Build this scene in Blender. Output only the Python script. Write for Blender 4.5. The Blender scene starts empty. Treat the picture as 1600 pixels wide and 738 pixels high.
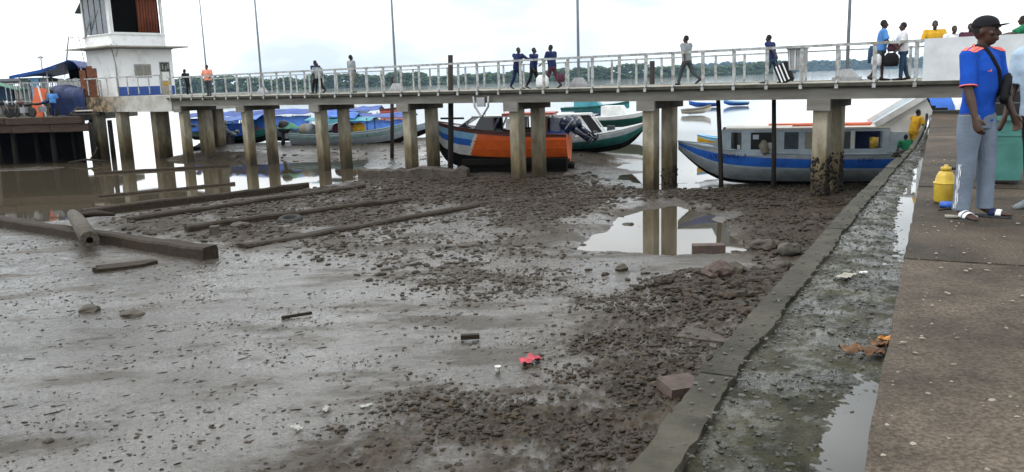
import bpy, math, random
import numpy as np
from mathutils import Vector, Matrix, noise as mnoise
R = math.radians
rng = random.Random(7)
npr = np.random.RandomState(11)
SC = bpy.context.scene
COL = SC.collection

# ------------------------------------------------------------------ camera
PITCH, ROLL, CZ = R(10.626), R(1.8215), 1.34
cd = bpy.data.cameras.new('camera'); cam = bpy.data.objects.new('camera', cd); COL.objects.link(cam)
cd.sensor_width = 36.0; cd.lens = 1300/1600*36; cd.clip_start = .05; cd.clip_end = 12000
cam.matrix_world = Matrix.Translation((0, 0, CZ)) @ Matrix.Rotation(R(90)-PITCH, 4, 'X') @ Matrix.Rotation(-ROLL, 4, 'Z')
SC.camera = cam

# ------------------------------------------------------------------ world: bright thin overcast over a Nishita sky
SUN_EL, SUN_AZ = R(58), R(-120)          # azimuth from +Y, clockwise; the sun stands behind the camera's left shoulder
w = bpy.data.worlds.new('World'); SC.world = w; w.use_nodes = True
nt = w.node_tree; nt.nodes.clear()
def N(tree, t, **kw):
    n = tree.nodes.new(t)
    for k, v in kw.items(): setattr(n, k, v)
    return n
sky = N(nt, 'ShaderNodeTexSky', sky_type='NISHITA', sun_disc=False); sky.sun_elevation = SUN_EL; sky.sun_rotation = SUN_AZ
tc = N(nt, 'ShaderNodeTexCoord'); mp = N(nt, 'ShaderNodeMapping'); mp.inputs['Scale'].default_value = (1.3, 1.3, 3.2)
nz = N(nt, 'ShaderNodeTexNoise'); nz.inputs['Scale'].default_value = 1.7; nz.inputs['Detail'].default_value = 5; nz.inputs['Roughness'].default_value = .5
rp = N(nt, 'ShaderNodeValToRGB'); rp.color_ramp.elements[0].position = .36; rp.color_ramp.elements[0].color = (9.2, 10.3, 11.0, 1)
rp.color_ramp.elements[1].position = .62; rp.color_ramp.elements[1].color = (22.5, 23.2, 23.6, 1)
mx = N(nt, 'ShaderNodeMix', data_type='RGBA'); mx.inputs[0].default_value = .93
bg = N(nt, 'ShaderNodeBackground'); bg.inputs['Strength'].default_value = .1
wo = N(nt, 'ShaderNodeOutputWorld')
L = nt.links.new
L(tc.outputs['Generated'], mp.inputs[0]); L(mp.outputs[0], nz.inputs['Vector']); L(nz.outputs['Fac'], rp.inputs[0])
L(sky.outputs[0], mx.inputs[6]); L(rp.outputs[0], mx.inputs[7]); L(mx.outputs[2], bg.inputs[0]); L(bg.outputs[0], wo.inputs[0])

# ------------------------------------------------------------------ weak veiled sun
sd = bpy.data.lights.new('sun', 'SUN'); sd.energy = 1.45; sd.angle = R(14); sd.color = (1, .96, .9)
sun = bpy.data.objects.new('sun', sd); COL.objects.link(sun)
sdir = Vector((math.sin(SUN_AZ)*math.cos(SUN_EL), math.cos(SUN_AZ)*math.cos(SUN_EL), math.sin(SUN_EL)))
sun.rotation_euler = sdir.to_track_quat('Z', 'Y').to_euler()
SC.view_settings.view_transform = 'Standard'; SC.view_settings.look = 'None'
SC.view_settings.exposure = 0.0; SC.view_settings.gamma = 1.0
SC.cycles.max_bounces = 6; SC.cycles.diffuse_bounces = 3; SC.cycles.glossy_bounces = 3; SC.cycles.transmission_bounces = 3
SC.cycles.volume_bounces = 0; SC.cycles.caustics_reflective = False

# ------------------------------------------------------------------ materials
MATS = {}
def mat(name, c1, c2=None, scale=6.0, rough=.7, bump=.0, bscale=40, spec=.4, metal=0, detail=6, stretch=(1, 1, 1), rvar=0.0, pos=(.35, .68)):
    m = bpy.data.materials.new(name); m.use_nodes = True; t = m.node_tree; b = t.nodes['Principled BSDF']
    b.inputs['Roughness'].default_value = rough; b.inputs['Metallic'].default_value = metal; b.inputs['Specular IOR Level'].default_value = spec
    c2 = c2 or tuple(x*.72 for x in c1)
    co = N(t, 'ShaderNodeTexCoord'); ma = N(t, 'ShaderNodeMapping'); ma.inputs['Scale'].default_value = stretch
    oi = N(t, 'ShaderNodeObjectInfo'); ad = N(t, 'ShaderNodeVectorMath', operation='ADD')
    sc_ = N(t, 'ShaderNodeMath', operation='MULTIPLY'); sc_.inputs[1].default_value = 17.0
    t.links.new(oi.outputs['Random'], sc_.inputs[0]); t.links.new(co.outputs['Object'], ad.inputs[0]); t.links.new(sc_.outputs[0], ad.inputs[1])
    t.links.new(ad.outputs[0], ma.inputs[0])
    n = N(t, 'ShaderNodeTexNoise'); n.inputs['Scale'].default_value = scale; n.inputs['Detail'].default_value = detail; n.inputs['Roughness'].default_value = .62
    t.links.new(ma.outputs[0], n.inputs['Vector'])
    r = N(t, 'ShaderNodeValToRGB'); r.color_ramp.elements[0].position = pos[0]; r.color_ramp.elements[1].position = pos[1]
    r.color_ramp.elements[0].color = (*c2, 1); r.color_ramp.elements[1].color = (*c1, 1)
    t.links.new(n.outputs['Fac'], r.inputs[0]); t.links.new(r.outputs[0], b.inputs['Base Color'])
    if bump:
        n2 = N(t, 'ShaderNodeTexNoise'); n2.inputs['Scale'].default_value = bscale; n2.inputs['Detail'].default_value = 4
        t.links.new(ma.outputs[0], n2.inputs['Vector'])
        bp = N(t, 'ShaderNodeBump'); bp.inputs['Strength'].default_value = bump; bp.inputs['Distance'].default_value = .02
        t.links.new(n2.outputs['Fac'], bp.inputs['Height']); t.links.new(bp.outputs[0], b.inputs['Normal'])
    if rvar:
        mr = N(t, 'ShaderNodeMapRange'); mr.inputs[3].default_value = rough-rvar; mr.inputs[4].default_value = rough+rvar
        mr.inputs[1].default_value = .3; mr.inputs[2].default_value = .7
        t.links.new(n.outputs['Fac'], mr.inputs[0]); t.links.new(mr.outputs[0], b.inputs['Roughness'])
    MATS[name] = m
    return m

def nodes(m): return m.node_tree, m.node_tree.nodes['Principled BSDF']

mat('white_paint', (.78, .79, .78), (.62, .63, .62), 3, .5)
mat('tower_white', (.8, .81, .81), (.55, .55, .53), 1.6, .6, pos=(.2, .5))
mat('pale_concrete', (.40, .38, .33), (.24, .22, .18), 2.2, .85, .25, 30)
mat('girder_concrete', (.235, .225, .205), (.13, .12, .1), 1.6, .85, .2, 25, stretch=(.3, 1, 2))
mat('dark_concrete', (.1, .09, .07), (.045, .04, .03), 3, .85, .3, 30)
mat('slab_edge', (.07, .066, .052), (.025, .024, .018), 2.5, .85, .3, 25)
mat('rail_paint', (.38, .4, .4), (.2, .19, .165), 6, .55, pos=(.38, .56))
mat('grey_metal', (.36, .37, .38), (.25, .25, .25), 6, .45, metal=.3)
mat('lamp_metal', (.26, .29, .32), (.2, .22, .24), 6, .5)
mat('panel_paint', (.62, .65, .67), (.45, .47, .48), 1.8, .7, pos=(.25, .6), detail=9)
mat('blue_band', (.03, .09, .35), (.02, .06, .25), 5, .5)
mat('dark_glass', (.02, .025, .03), (.015, .018, .02), 3, .12, spec=.5)
mat('sky_glass', (.07, .1, .125), (.04, .06, .075), 4, .1, spec=.6)
mat('louvre_glass', (.3, .29, .25), (.2, .19, .16), 8, .3)
mat('black', (.012, .012, .013), (.007, .007, .007), 6, .55)
mat('interior_shade', (.006, .005, .004), (.003, .003, .003), 6, .95, spec=.02)  # near-black colour, painted shade for voids and openings
mat('curtain', (.22, .06, .025), (.08, .02, .01), 5, .9, stretch=(3, 3, .3))
mat('rust', (.21, .075, .035), (.08, .035, .02), 5, .85, .3, 20)
mat('rust_beam', (.065, .038, .024), (.025, .015, .01), 4, .85, .3, 20, stretch=(.4, 2, 2))
mat('old_wood', (.05, .036, .023), (.017, .012, .008), 7, .7, .6, 30, spec=.2, stretch=(.25, 2, 2))
mat('grey_wood', (.11, .093, .072), (.04, .033, .024), 7, .75, .5, 30, stretch=(.25, 2, 2), pos=(.4, .62))
mat('pole_wood', (.03, .023, .017), (.012, .01, .008), 8, .8, .4, 30, stretch=(2, 2, .3))
mat('blue_tarp', (.02, .09, .42), (.008, .03, .16), 1.4, .45, .4, 3)
mat('blue_tarp_bright', (.05, .2, .62), (.02, .08, .35), 1.3, .4, .4, 3)
mat('navy_tarp', (.012, .03, .12), (.006, .014, .05), 1.6, .5, .4, 3)
mat('teal_tarp', (.06, .3, .36), (.03, .17, .22), 1.6, .5, .4, 3)
mat('green_tarp', (.02, .22, .12), (.01, .09, .05), 2, .5, .4, 4)
mat('orange_hull', (.72, .13, .02), (.55, .09, .015), 3, .4, .1, 4)
mat('white_hull', (.62, .63, .62), (.42, .42, .4), 3, .4, .1, 4)
mat('grey_hull', (.34, .38, .41), (.22, .25, .27), 2.5, .45, .1, 4)
mat('bluegrey_cabin', (.4, .47, .53), (.27, .33, .37), 2.2, .5, .1, 4)
mat('blue_stripe', (.025, .14, .56), (.018, .09, .38), 3, .4)
mat('lightblue_stripe', (.25, .5, .72), (.18, .4, .6), 3, .4)
mat('darkred', (.12, .03, .025), (.06, .02, .015), 3, .5)
mat('green_hull', (.015, .14, .12), (.008, .07, .06), 2.5, .4, .1, 4)
mat('palegreen_hull', (.2, .29, .28), (.13, .2, .19), 3, .5, .1, 4)
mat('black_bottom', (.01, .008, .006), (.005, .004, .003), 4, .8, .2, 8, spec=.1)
mat('roof_white', (.7, .66, .58), (.55, .5, .42), 2, .5)
mat('orange_strip', (.7, .14, .05), (.5, .09, .03), 3, .5)
mat('red_roof', (.42, .06, .03), (.26, .04, .02), 3, .5)
mat('engine_navy', (.012, .018, .05), (.008, .012, .03), 4, .22, spec=.6)
mat('engine_grey', (.3, .31, .33), (.2, .2, .22), 5, .4)
mat('yellow_paint', (.6, .38, .03), (.4, .24, .02), 4, .5)
mat('skin_dark', (.062, .03, .019), (.042, .02, .012), 9, .48, spec=.4)
mat('skin_mid', (.13, .07, .045), (.09, .048, .03), 9, .5)
mat('hair_black', (.008, .007, .007), (.004, .004, .004), 40, .75, .6, 120)
mat('pebble', (.064, .048, .032), (.01, .0075, .005), 7, .5, .4, 25, rvar=.15, spec=.15)
mat('rock', (.085, .068, .05), (.03, .024, .018), 5, .65, .5, 22)
mat('brick_red', (.115, .082, .068), (.06, .042, .035), 6, .8, .4, 35)
mat('plastic_yellow', (.6, .42, .05), (.38, .25, .03), 5, .35)
mat('plastic_blue', (.03, .12, .5), (.02, .08, .35), 6, .4)
mat('bin_teal', (.08, .24, .21), (.055, .17, .15), 4, .45, .1, 20)
mat('white_plastic', (.8, .8, .78), (.6, .6, .57), 8, .5)
mat('dirty_white', (.42, .41, .38), (.2, .19, .17), 20, .6)
mat('pink_plastic', (.55, .06, .09), (.3, .04, .05), 14, .4, .5, 20)
mat('leaf_brown', (.2, .1, .045), (.08, .042, .02), 14, .7)
mat('orange_peel', (.6, .26, .05), (.3, .11, .03), 14, .6)
mat('rubber', (.022, .02, .018), (.012, .011, .01), 12, .7, .4, 40)
mat('net_grey', (.24, .27, .28), (.06, .07, .07), 9, .8, .8, 14)
mat('barnacle', (.03, .026, .02), (.008, .007, .006), 30, .7, .8, 60)
mat('algae', (.075, .065, .03), (.03, .027, .014), 20, .7, .5, 60)

def cloth(name, c, dk=.7, **k): return mat(name, c, tuple(x*dk for x in c), 5, .85, .25, 55, spec=.2, **k)
cloth('shirt_blue', (.01, .085, .5), .7); cloth('shirt_pale', (.45, .58, .72)); cloth('coral', (.9, .2, .16), .9)
cloth('pants_grey', (.175, .215, .275), .75); cloth('cloth_black', (.012, .012, .014)); cloth('cloth_navy', (.015, .025, .09))
cloth('cloth_white', (.72, .73, .75), .85); cloth('cloth_grey', (.27, .3, .31)); cloth('cloth_orange', (.75, .3, .2))
cloth('cloth_sky', (.09, .26, .62)); cloth('cloth_yellow', (.68, .38, .03)); cloth('cloth_green', (.02, .2, .09)); cloth('cloth_denim', (.04, .08, .14))
cloth('cloth_dgrey', (.06, .07, .075)); cloth('cloth_khaki', (.25, .22, .17)); cloth('cloth_maroon', (.09, .03, .05)); cloth('cloth_red', (.5, .05, .05)); cloth('stripe_white', (.8, .82, .85), .95)

def tide_column_material():
    m = mat('column_concrete', (.36, .325, .245), (.19, .165, .115), 3.2, .8, .35, 22, stretch=(1, 1, .45))
    t, b = nodes(m); col = b.inputs['Base Color'].links[0].from_socket
    g = N(t, 'ShaderNodeNewGeometry'); s = N(t, 'ShaderNodeSeparateXYZ'); t.links.new(g.outputs['Position'], s.inputs[0])
    n = N(t, 'ShaderNodeTexNoise'); n.inputs['Scale'].default_value = 2.6; n.inputs['Detail'].default_value = 7
    mp_ = N(t, 'ShaderNodeMapping'); mp_.inputs['Scale'].default_value = (1, 1, .35); t.links.new(g.outputs['Position'], mp_.inputs[0]); t.links.new(mp_.outputs[0], n.inputs['Vector'])
    a = N(t, 'ShaderNodeMath', operation='MULTIPLY_ADD'); a.inputs[1].default_value = 2.2; t.links.new(n.outputs['Fac'], a.inputs[0]); t.links.new(s.outputs['Z'], a.inputs[2])
    r = N(t, 'ShaderNodeValToRGB')
    mr = N(t, 'ShaderNodeMapRange'); mr.inputs[1].default_value = -2.2; mr.inputs[2].default_value = .9; t.links.new(a.outputs[0], mr.inputs[0]); t.links.new(mr.outputs[0], r.inputs[0])
    e = r.color_ramp.elements; e[0].position = .05; e[0].color = (.1, .085, .06, 1); e[1].position = .8; e[1].color = (1, 1, 1, 1)
    x = e.new(.3); x.color = (.2, .165, .1, 1); x = e.new(.5); x.color = (.52, .45, .32, 1)
    mm = N(t, 'ShaderNodeMix', data_type='RGBA', blend_type='MULTIPLY'); mm.inputs[0].default_value = 1
    t.links.new(col, mm.inputs[6]); t.links.new(r.outputs[0], mm.inputs[7]); t.links.new(mm.outputs[2], b.inputs['Base Color'])
tide_column_material()

def stain_platform():
    m = mat('platform_concrete', (.5, .5, .47), (.33, .32, .28), 1.5, .8, .3, 20)
    t, b = nodes(m); col = b.inputs['Base Color'].links[0].from_socket
    co = N(t, 'ShaderNodeTexCoord'); s = N(t, 'ShaderNodeSeparateXYZ'); t.links.new(co.outputs['Object'], s.inputs[0])
    n = N(t, 'ShaderNodeTexNoise'); n.inputs['Scale'].default_value = 1.4; n.inputs['Detail'].default_value = 8; n.inputs['Roughness'].default_value = .7; t.links.new(co.outputs['Object'], n.inputs['Vector'])
    a = N(t, 'ShaderNodeMath', operation='MULTIPLY_ADD'); a.inputs[1].default_value = 5.0; t.links.new(n.outputs['Fac'], a.inputs[0]); t.links.new(s.outputs['X'], a.inputs[2])
    mr = N(t, 'ShaderNodeMapRange'); mr.inputs[1].default_value = -9.6; mr.inputs[2].default_value = -6.6; t.links.new(a.outputs[0], mr.inputs[0])
    n2 = N(t, 'ShaderNodeTexNoise'); n2.inputs['Scale'].default_value = 3.5; n2.inputs['Detail'].default_value = 6; t.links.new(co.outputs['Object'], n2.inputs['Vector'])
    r2 = N(t, 'ShaderNodeValToRGB'); r2.color_ramp.elements[0].position = .42; r2.color_ramp.elements[0].color = (.05, .035, .02, 1); r2.color_ramp.elements[1].position = .62; r2.color_ramp.elements[1].color = (.27, .2, .12, 1); t.links.new(n2.outputs['Fac'], r2.inputs[0])
    mm = N(t, 'ShaderNodeMix', data_type='RGBA'); t.links.new(mr.outputs[0], mm.inputs[0]); t.links.new(r2.outputs[0], mm.inputs[6]); t.links.new(col, mm.inputs[7]); t.links.new(mm.outputs[2], b.inputs['Base Color'])
stain_platform()

# ------------------------------------------------------------------ mesh builder
class MB:
    def __init__(s): s.v, s.f, s.sm = [], [], []
    def add(s, vs, fs, smooth=False):
        o = len(s.v); s.v += [tuple(p) for p in vs]; s.f += [tuple(i+o for i in f) for f in fs]; s.sm += [smooth]*len(fs); return s
    def box(s, x0, x1, y0, y1, z0, z1, M=None, bev=0):
        if bev:
            return s.prism([(x0+bev, y0), (x1-bev, y0), (x1, y0+bev), (x1, y1-bev), (x1-bev, y1), (x0+bev, y1), (x0, y1-bev), (x0, y0+bev)], z0, z1, M)
        vs = [Vector(p) for p in ((x0, y0, z0), (x1, y0, z0), (x1, y1, z0), (x0, y1, z0), (x0, y0, z1), (x1, y0, z1), (x1, y1, z1), (x0, y1, z1))]
        if M: vs = [M @ p for p in vs]
        return s.add(vs, [(0, 3, 2, 1), (4, 5, 6, 7), (0, 1, 5, 4), (1, 2, 6, 5), (2, 3, 7, 6), (3, 0, 4, 7)])
    def prism(s, poly, z0, z1, M=None):
        n = len(poly); vs = [Vector((x, y, z0)) for x, y in poly]+[Vector((x, y, z1)) for x, y in poly]
        if M: vs = [M @ p for p in vs]
        return s.add(vs, [tuple(range(n-1, -1, -1)), tuple(range(n, 2*n))]+[(i, (i+1) % n, (i+1) % n+n, i+n) for i in range(n)])
    def tube(s, pts, rad, n=8, caps=True, smooth=True, flat=None, round_ends=False):
        pts = [Vector(p) for p in pts]
        if not hasattr(rad, '__len__'): rad = [rad]*len(pts)
        rad = list(rad)
        if round_ends:
            d0 = (pts[0]-pts[1]).normalized(); d1 = (pts[-1]-pts[-2]).normalized(); r0 = rad[0]; r1 = rad[-1]
            g = lambda r: r if not isinstance(r, tuple) else max(r)
            h = lambda r, k: r*k if not isinstance(r, tuple) else (r[0]*k, r[1]*k)
            pts = [pts[0]+d0*g(r0)*.95, pts[0]+d0*g(r0)*.7]+pts+[pts[-1]+d1*g(r1)*.7, pts[-1]+d1*g(r1)*.95]
            rad = [h(r0, .3), h(r0, .72)]+rad+[h(r1, .72), h(r1, .3)]
        vs = []; m = len(pts); ref = None
        for i, p in enumerate(pts):
            t = (pts[min(i+1, m-1)]-pts[max(i-1, 0)]).normalized()
            if ref is None:
                ref = Vector(flat) if flat else (Vector((0, 0, 1)) if abs(t.z) < .9 else Vector((1, 0, 0)))
            u = (ref-t*ref.dot(t))
            if u.length < 1e-5: u = t.orthogonal()
            u.normalize(); ref = u; q = t.cross(u)
            r = rad[i]; ra, rb = r if isinstance(r, tuple) else (r, r)
            for k in range(n):
                a = 2*math.pi*k/n; vs.append(p+u*(math.cos(a)*ra)+q*(math.sin(a)*rb))
        fs = [(i*n+k, i*n+(k+1) % n, (i+1)*n+(k+1) % n, (i+1)*n+k) for i in range(m-1) for k in range(n)]
        s.add(vs, fs, smooth)
        if caps:
            o = len(s.v)-m*n
            s.f += [tuple(o+k for k in range(n-1, -1, -1)), tuple(o+(m-1)*n+k for k in range(n))]; s.sm += [False]*2
        return s
    def bar(s, p, q, w, h, up=(0, 0, 1)):
        p, q = Vector(p), Vector(q); t = (q-p).normalized(); u = Vector(up); u = (u-t*u.dot(t)); u = u.normalized() if u.length > 1e-6 else t.orthogonal().normalized(); r = t.cross(u)
        vs = [c+r*a*w/2+u*b*h/2 for c in (p, q) for a, b in ((-1, -1), (1, -1), (1, 1), (-1, 1))]
        return s.add(vs, [(0, 1, 2, 3), (7, 6, 5, 4), (0, 4, 5, 1), (1, 5, 6, 2), (2, 6, 7, 3), (3, 7, 4, 0)])
    def lathe(s, prof, n=16, M=None, smooth=True):
        vs = []
        for r, z in prof:
            for k in range(n):
                a = 2*math.pi*k/n; vs.append(Vector((r*math.cos(a), r*math.sin(a), z)))
        if M: vs = [M @ p for p in vs]
        m = len(prof)
        s.add(vs, [(i*n+k, i*n+(k+1) % n, (i+1)*n+(k+1) % n, (i+1)*n+k) for i in range(m-1) for k in range(n)], smooth)
        o = len(s.v)-m*n; s.f += [tuple(o+k for k in range(n-1, -1, -1)), tuple(o+(m-1)*n+k for k in range(n))]; s.sm += [False]*2
        return s
    def ball(s, c, r, n=10, m=7, M=None):
        c = Vector(c); r = (r, r, r) if not hasattr(r, '__len__') else r
        vs = [Vector((0, 0, -r[2]))]; 
        for i in range(1, m):
            ph = -math.pi/2+math.pi*i/m
            for k in range(n):
                a = 2*math.pi*k/n; vs.append(Vector((r[0]*math.cos(ph)*math.cos(a), r[1]*math.cos(ph)*math.sin(a), r[2]*math.sin(ph))))
        vs.append(Vector((0, 0, r[2])))
        vs = [(M @ p if M else p)+c for p in vs]
        fs = [(0, 1+(k+1) % n, 1+k) for k in range(n)]
        for i in range(m-2): fs += [(1+i*n+k, 1+i*n+(k+1) % n, 1+(i+1)*n+(k+1) % n, 1+(i+1)*n+k) for k in range(n)]
        t = len(vs)-1; fs += [(t, 1+(m-2)*n+k, 1+(m-2)*n+(k+1) % n) for k in range(n)]
        return s.add(vs, fs, True)
    def grid(s, P, smooth=True):   # P[i][j] points
        a, b = len(P), len(P[0]); return s.add([p for r in P for p in r], [(i*b+j, i*b+j+1, (i+1)*b+j+1, (i+1)*b+j) for i in range(a-1) for j in range(b-1)], smooth)
    def mesh(s, name, m):
        me = bpy.data.meshes.new(name); me.from_pydata(s.v, [], s.f); me.polygons.foreach_set('use_smooth', s.sm)
        if m: me.materials.append(MATS[m] if isinstance(m, str) else m)
        me.update(); return me
    def build(s, name, m, parent=None):
        return link(name, s.mesh(name, m), parent)
def link(name, data, parent=None, loc=None):
    o = bpy.data.objects.new(name, data); COL.objects.link(o)
    if parent: o.parent = parent
    if loc is not None: o.location = loc
    return o
def tag(o, label, cat=None, group=None, kind=None):
    if label: o['label'] = label
    if cat: o['category'] = cat
    if group: o['group'] = group
    if kind: o['kind'] = kind
    return o
def thing(name, label, cat, loc=(0, 0, 0), rz=0, group=None):
    o = bpy.data.objects.new(name, None); COL.objects.link(o); o.location = loc; o.rotation_euler = (0, 0, rz); o.empty_display_size = .2
    return tag(o, label, cat, group)
def copy_tree(o, parent=None):
    c = o.copy(); COL.objects.link(c); c.parent = parent
    for ch in o.children: copy_tree(ch, c)
    return c
def npmesh(name, V, F, m, smooth=None):
    me = bpy.data.meshes.new(name); V = np.asarray(V, np.float32); F = np.asarray(F, np.int32); k = F.shape[1]
    me.vertices.add(len(V)); me.vertices.foreach_set('co', V.ravel()); me.loops.add(F.size); me.loops.foreach_set('vertex_index', F.ravel())
    me.polygons.add(len(F)); me.polygons.foreach_set('loop_start', np.arange(0, F.size, k, dtype=np.int32)); me.polygons.foreach_set('loop_total', np.full(len(F), k, np.int32))
    if smooth is not None: me.polygons.foreach_set('use_smooth', np.full(len(F), smooth))
    me.materials.append(MATS[m] if isinstance(m, str) else m); me.update(calc_edges=True); return me

# numpy value noise
_perm = npr.rand(256, 256).astype(np.float32)
def vnoise(x, y):
    xi = np.floor(x).astype(int); yi = np.floor(y).astype(int); fx = x-xi; fy = y-yi
    fx = fx*fx*(3-2*fx); fy = fy*fy*(3-2*fy)
    g = lambda a, b: _perm[a & 255, b & 255]
    return (g(xi, yi)*(1-fx)+g(xi+1, yi)*fx)*(1-fy)+(g(xi, yi+1)*(1-fx)+g(xi+1, yi+1)*fx)*fy
def fbm(x, y, o=4, g=.5):
    t = 0; a = 1; n = 0
    for i in range(o): t = t+a*vnoise(x*2**i+i*17.3, y*2**i+i*9.1); n += a; a *= g
    return t/n
def polydist(x, y, P):   # signed distance, positive inside
    P = np.array(P, float); inside = np.zeros(x.shape, bool); dmin = np.full(x.shape, 1e9)
    for i in range(len(P)):
        a, b = P[i], P[(i+1) % len(P)]; e = b-a; t = np.clip(((x-a[0])*e[0]+(y-a[1])*e[1])/(e@e), 0, 1)
        dmin = np.minimum(dmin, np.hypot(x-a[0]-t*e[0], y-a[1]-t*e[1]))
        c = ((a[1] > y) != (b[1] > y)) & (x < (b[0]-a[0])*(y-a[1])/((b[1]-a[1]) or 1e-9)+a[0]); inside ^= c
    return np.where(inside, dmin, -dmin)
def sstep(a, b, x): t = np.clip((x-a)/(b-a), 0, 1); return t*t*(3-2*t)

# ------------------------------------------------------------------ ground: tidal mud flat
ZW = -2.78
NEAR = [(-2.6, 8.0), (-1.4, 9.9), (-.4, 10.7), (.8, 12.9), (2.6, 16.6), (8, 16.6), (6, 8), (1.7, 6)]
HEAP = [(2.6, 15.3), (3.9, 16.5), (6.5, 16.6), (6, 12.6), (3.2, 13.0)]
BROWN = [(-6.4, 34.8), (2.7, 34.6), (4.6, 29.1), (2.4, 25.2), (1.0, 21.2), (-1.2, 25.9), (-4.5, 29.5)]
RIGHT = [(5.7, 29.5), (13, 29.0), (9.5, 17.5), (5.4, 16.8), (5.0, 18.4), (6.4, 24.3)]
MID = [(-9.6, 26.3), (-3.2, 26.3), (1.7, 22.0), (1.9, 16.2), (-1.2, 15.1), (-5.8, 19.8)]
BANK = [(-13.8, 26.6), (-8.1, 33.4), (-5.3, 35), (-.8, 28.5), (-4.5, 24.1), (-6.8, 20.8), (-8.9, 22.9), (-11.5, 24)]
POOL = [(1.7, 20.0), (2.4, 21.8), (3.4, 24.4), (5.1, 26.2), (6.2, 24.2), (5.7, 21), (5.2, 18.9), (3.7, 18.6)]
LEFTW = [(-60, 25.5), (-18.5, 25.8), (-14.2, 27.4), (-8.0, 33.6), (-6.6, 37.2), (-7.2, 44), (-8.5, 48.5), (-20.5, 49.5), (-21, 64), (-60, 70)]
SHALLOW = [(5.4, 28.4), (6.8, 29.6), (7.6, 32.4), (30, 36), (200, 60), (200, 400), (-200, 400), (-150, 66), (-20, 62), (-3, 60), (3.4, 46.5), (4.9, 33)]
def masks(x, y):
    wob = (fbm(x*.55, y*.55, 4)-.5)*2.6
    s = lambda P, w_: sstep(-w_, w_, polydist(x, y, P)+wob*min(1, w_*1.2))
    return {k: s(P, w_) for k, P, w_ in (('near', NEAR, 1.2), ('heap', HEAP, .6), ('brown', BROWN, 1.4), ('right', RIGHT, .9), ('mid', MID, 1.5), ('bank', BANK, .7), ('pool', POOL, .55), ('left', LEFTW, .8), ('shallow', SHALLOW, 1.6))}
def ground(x, y):
    m = masks(x, y)
    rub = np.clip(np.maximum.reduce([m['near']*.9, m['heap'], m['brown']*.85, m['right']*.85, m['mid']*.45, m['bank']*.7]), 0, 1)
    wet = np.maximum.reduce([m['pool'], m['left'], m['shallow']])
    rub = rub*(1-.9*m['pool'])
    h = -2.70+.05*(fbm(x*.16, y*.16, 3)-.5)
    h += m['heap']*.26*fbm(x*.8+3, y*.8, 3)+m['near']*.05+m['bank']*.05+m['brown']*.06+m['right']*.07
    bump = (fbm(x*5.2, y*5.2, 3, .6)-.5); fine = (fbm(x*1.4+9, y*2.2, 4)-.5)
    c1 = 1-np.abs(2*vnoise(x*7.3+5, y*7.3)-1); c2 = 1-np.abs(2*vnoise(x*15.1+2, y*13.7)-1); c3 = vnoise(x*31, y*27+7)
    patchy = sstep(.3, .62, fbm(x*1.1+31, y*1.1+5, 3))
    h += rub*(.06*bump+(.35+.65*patchy)*(.085*(c1-.5)+.055*(c2-.5)+.04*(c3-.5)))+(1-rub)*(.018*bump+.02*(c2-.6)*sstep(.42, .6, fbm(x*.9+40, y*1.5+40)))+.05*fine*(.35+rub)
    for (ax, ay, bx_, by_, dpt, wd, am) in ((-10, 13.2, 3, 16.8, .03, .35, .7), (-9, 15.2, 1.5, 18.4, .022, .25, .5), (-6, 9.6, 1, 14.2, .018, .2, .6), (-4.5, 11.5, 2.2, 17.6, .02, .16, .4)):
        ex, ey = bx_-ax, by_-ay; L2 = ex*ex+ey*ey; tq = np.clip(((x-ax)*ex+(y-ay)*ey)/L2, 0, 1); dq = ((x-ax)*ey-(y-ay)*ex)/np.sqrt(L2)+am*(fbm(tq*5+ax, tq*0+ay, 3)-.5)*2
        h -= dpt*np.exp(-(dq/wd)**2)*sstep(0, .1, tq)*(1-sstep(.85, 1, tq))*(1-.8*rub)
    h += .02*(fbm(x*.5+7, y*1.3, 4)-.5)*(1-rub)
    h -= m['pool']*.2+m['left']*.34*(.6+.5*fbm(x*.3, y*.3+4, 3))
    far = sstep(26, 30, y)*m['shallow']
    h -= far*(.13+.17*(fbm(x*.14+20, y*.5, 4)-.5))
    h -= sstep(95, 150, y)*1.6
    # sandy bank under the long boats behind the bridge
    bk = sstep(47.5, 51, y+(fbm(x*.2, y*.1)-.5)*3)*(1-sstep(57, 62, y))*sstep(-22, -18.5, x)*(1-sstep(-2, 2, x))
    h += bk*.34
    ob = np.exp(-(((x-1.2)/5.5)**2+((y-38.6)/2.6)**2)); h += ob*.1
    gb = np.exp(-(((x-3.6)/3.0)**2+((y-42.6)/1.7)**2)); h += gb*.42
    wl = np.exp(-(((y-47.3)/1.3)**2))*sstep(-24, -26, x); h += wl*.3
    dry = np.clip(np.maximum.reduce([bk, m['brown'], m['bank']*.9, m['right']*.9, gb, ob]), 0, 1)
    lump = sstep(.36, .62, .5*c1+.3*c2+.2*c3+.35*(bump))*(.3+.7*patchy)
    return h, rub, dry, lump
ys = [1.5]
while ys[-1] < 27: ys.append(ys[-1]+.022+.0022*ys[-1])
while ys[-1] < 70: ys.append(ys[-1]*1.0052)
while ys[-1] < 420: ys.append(ys[-1]*1.03)
xs = list(np.arange(-7, 7, .034)); a = .034
while xs[-1] < 230: a *= 1.02 if xs[-1] < 16 else 1.06; xs.append(xs[-1]+a)
a = .034; left = [-7]
while left[-1] > -230: a *= 1.008 if left[-1] > -20 else 1.04; left.append(left[-1]-a)
xs = np.array(left[::-1][:-1]+xs); ys = np.array(ys)
GX, GY = np.meshgrid(xs, ys); GH, GR, GD, GL = ground(GX, GY)
V = np.stack([GX, GY, GH], -1).reshape(-1, 3); nx, ny = len(xs), len(ys)
ii = (np.arange(ny-1)[:, None]*nx+np.arange(nx-1)[None]).ravel(); F = np.stack([ii, ii+1, ii+nx+1, ii+nx], 1)
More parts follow.
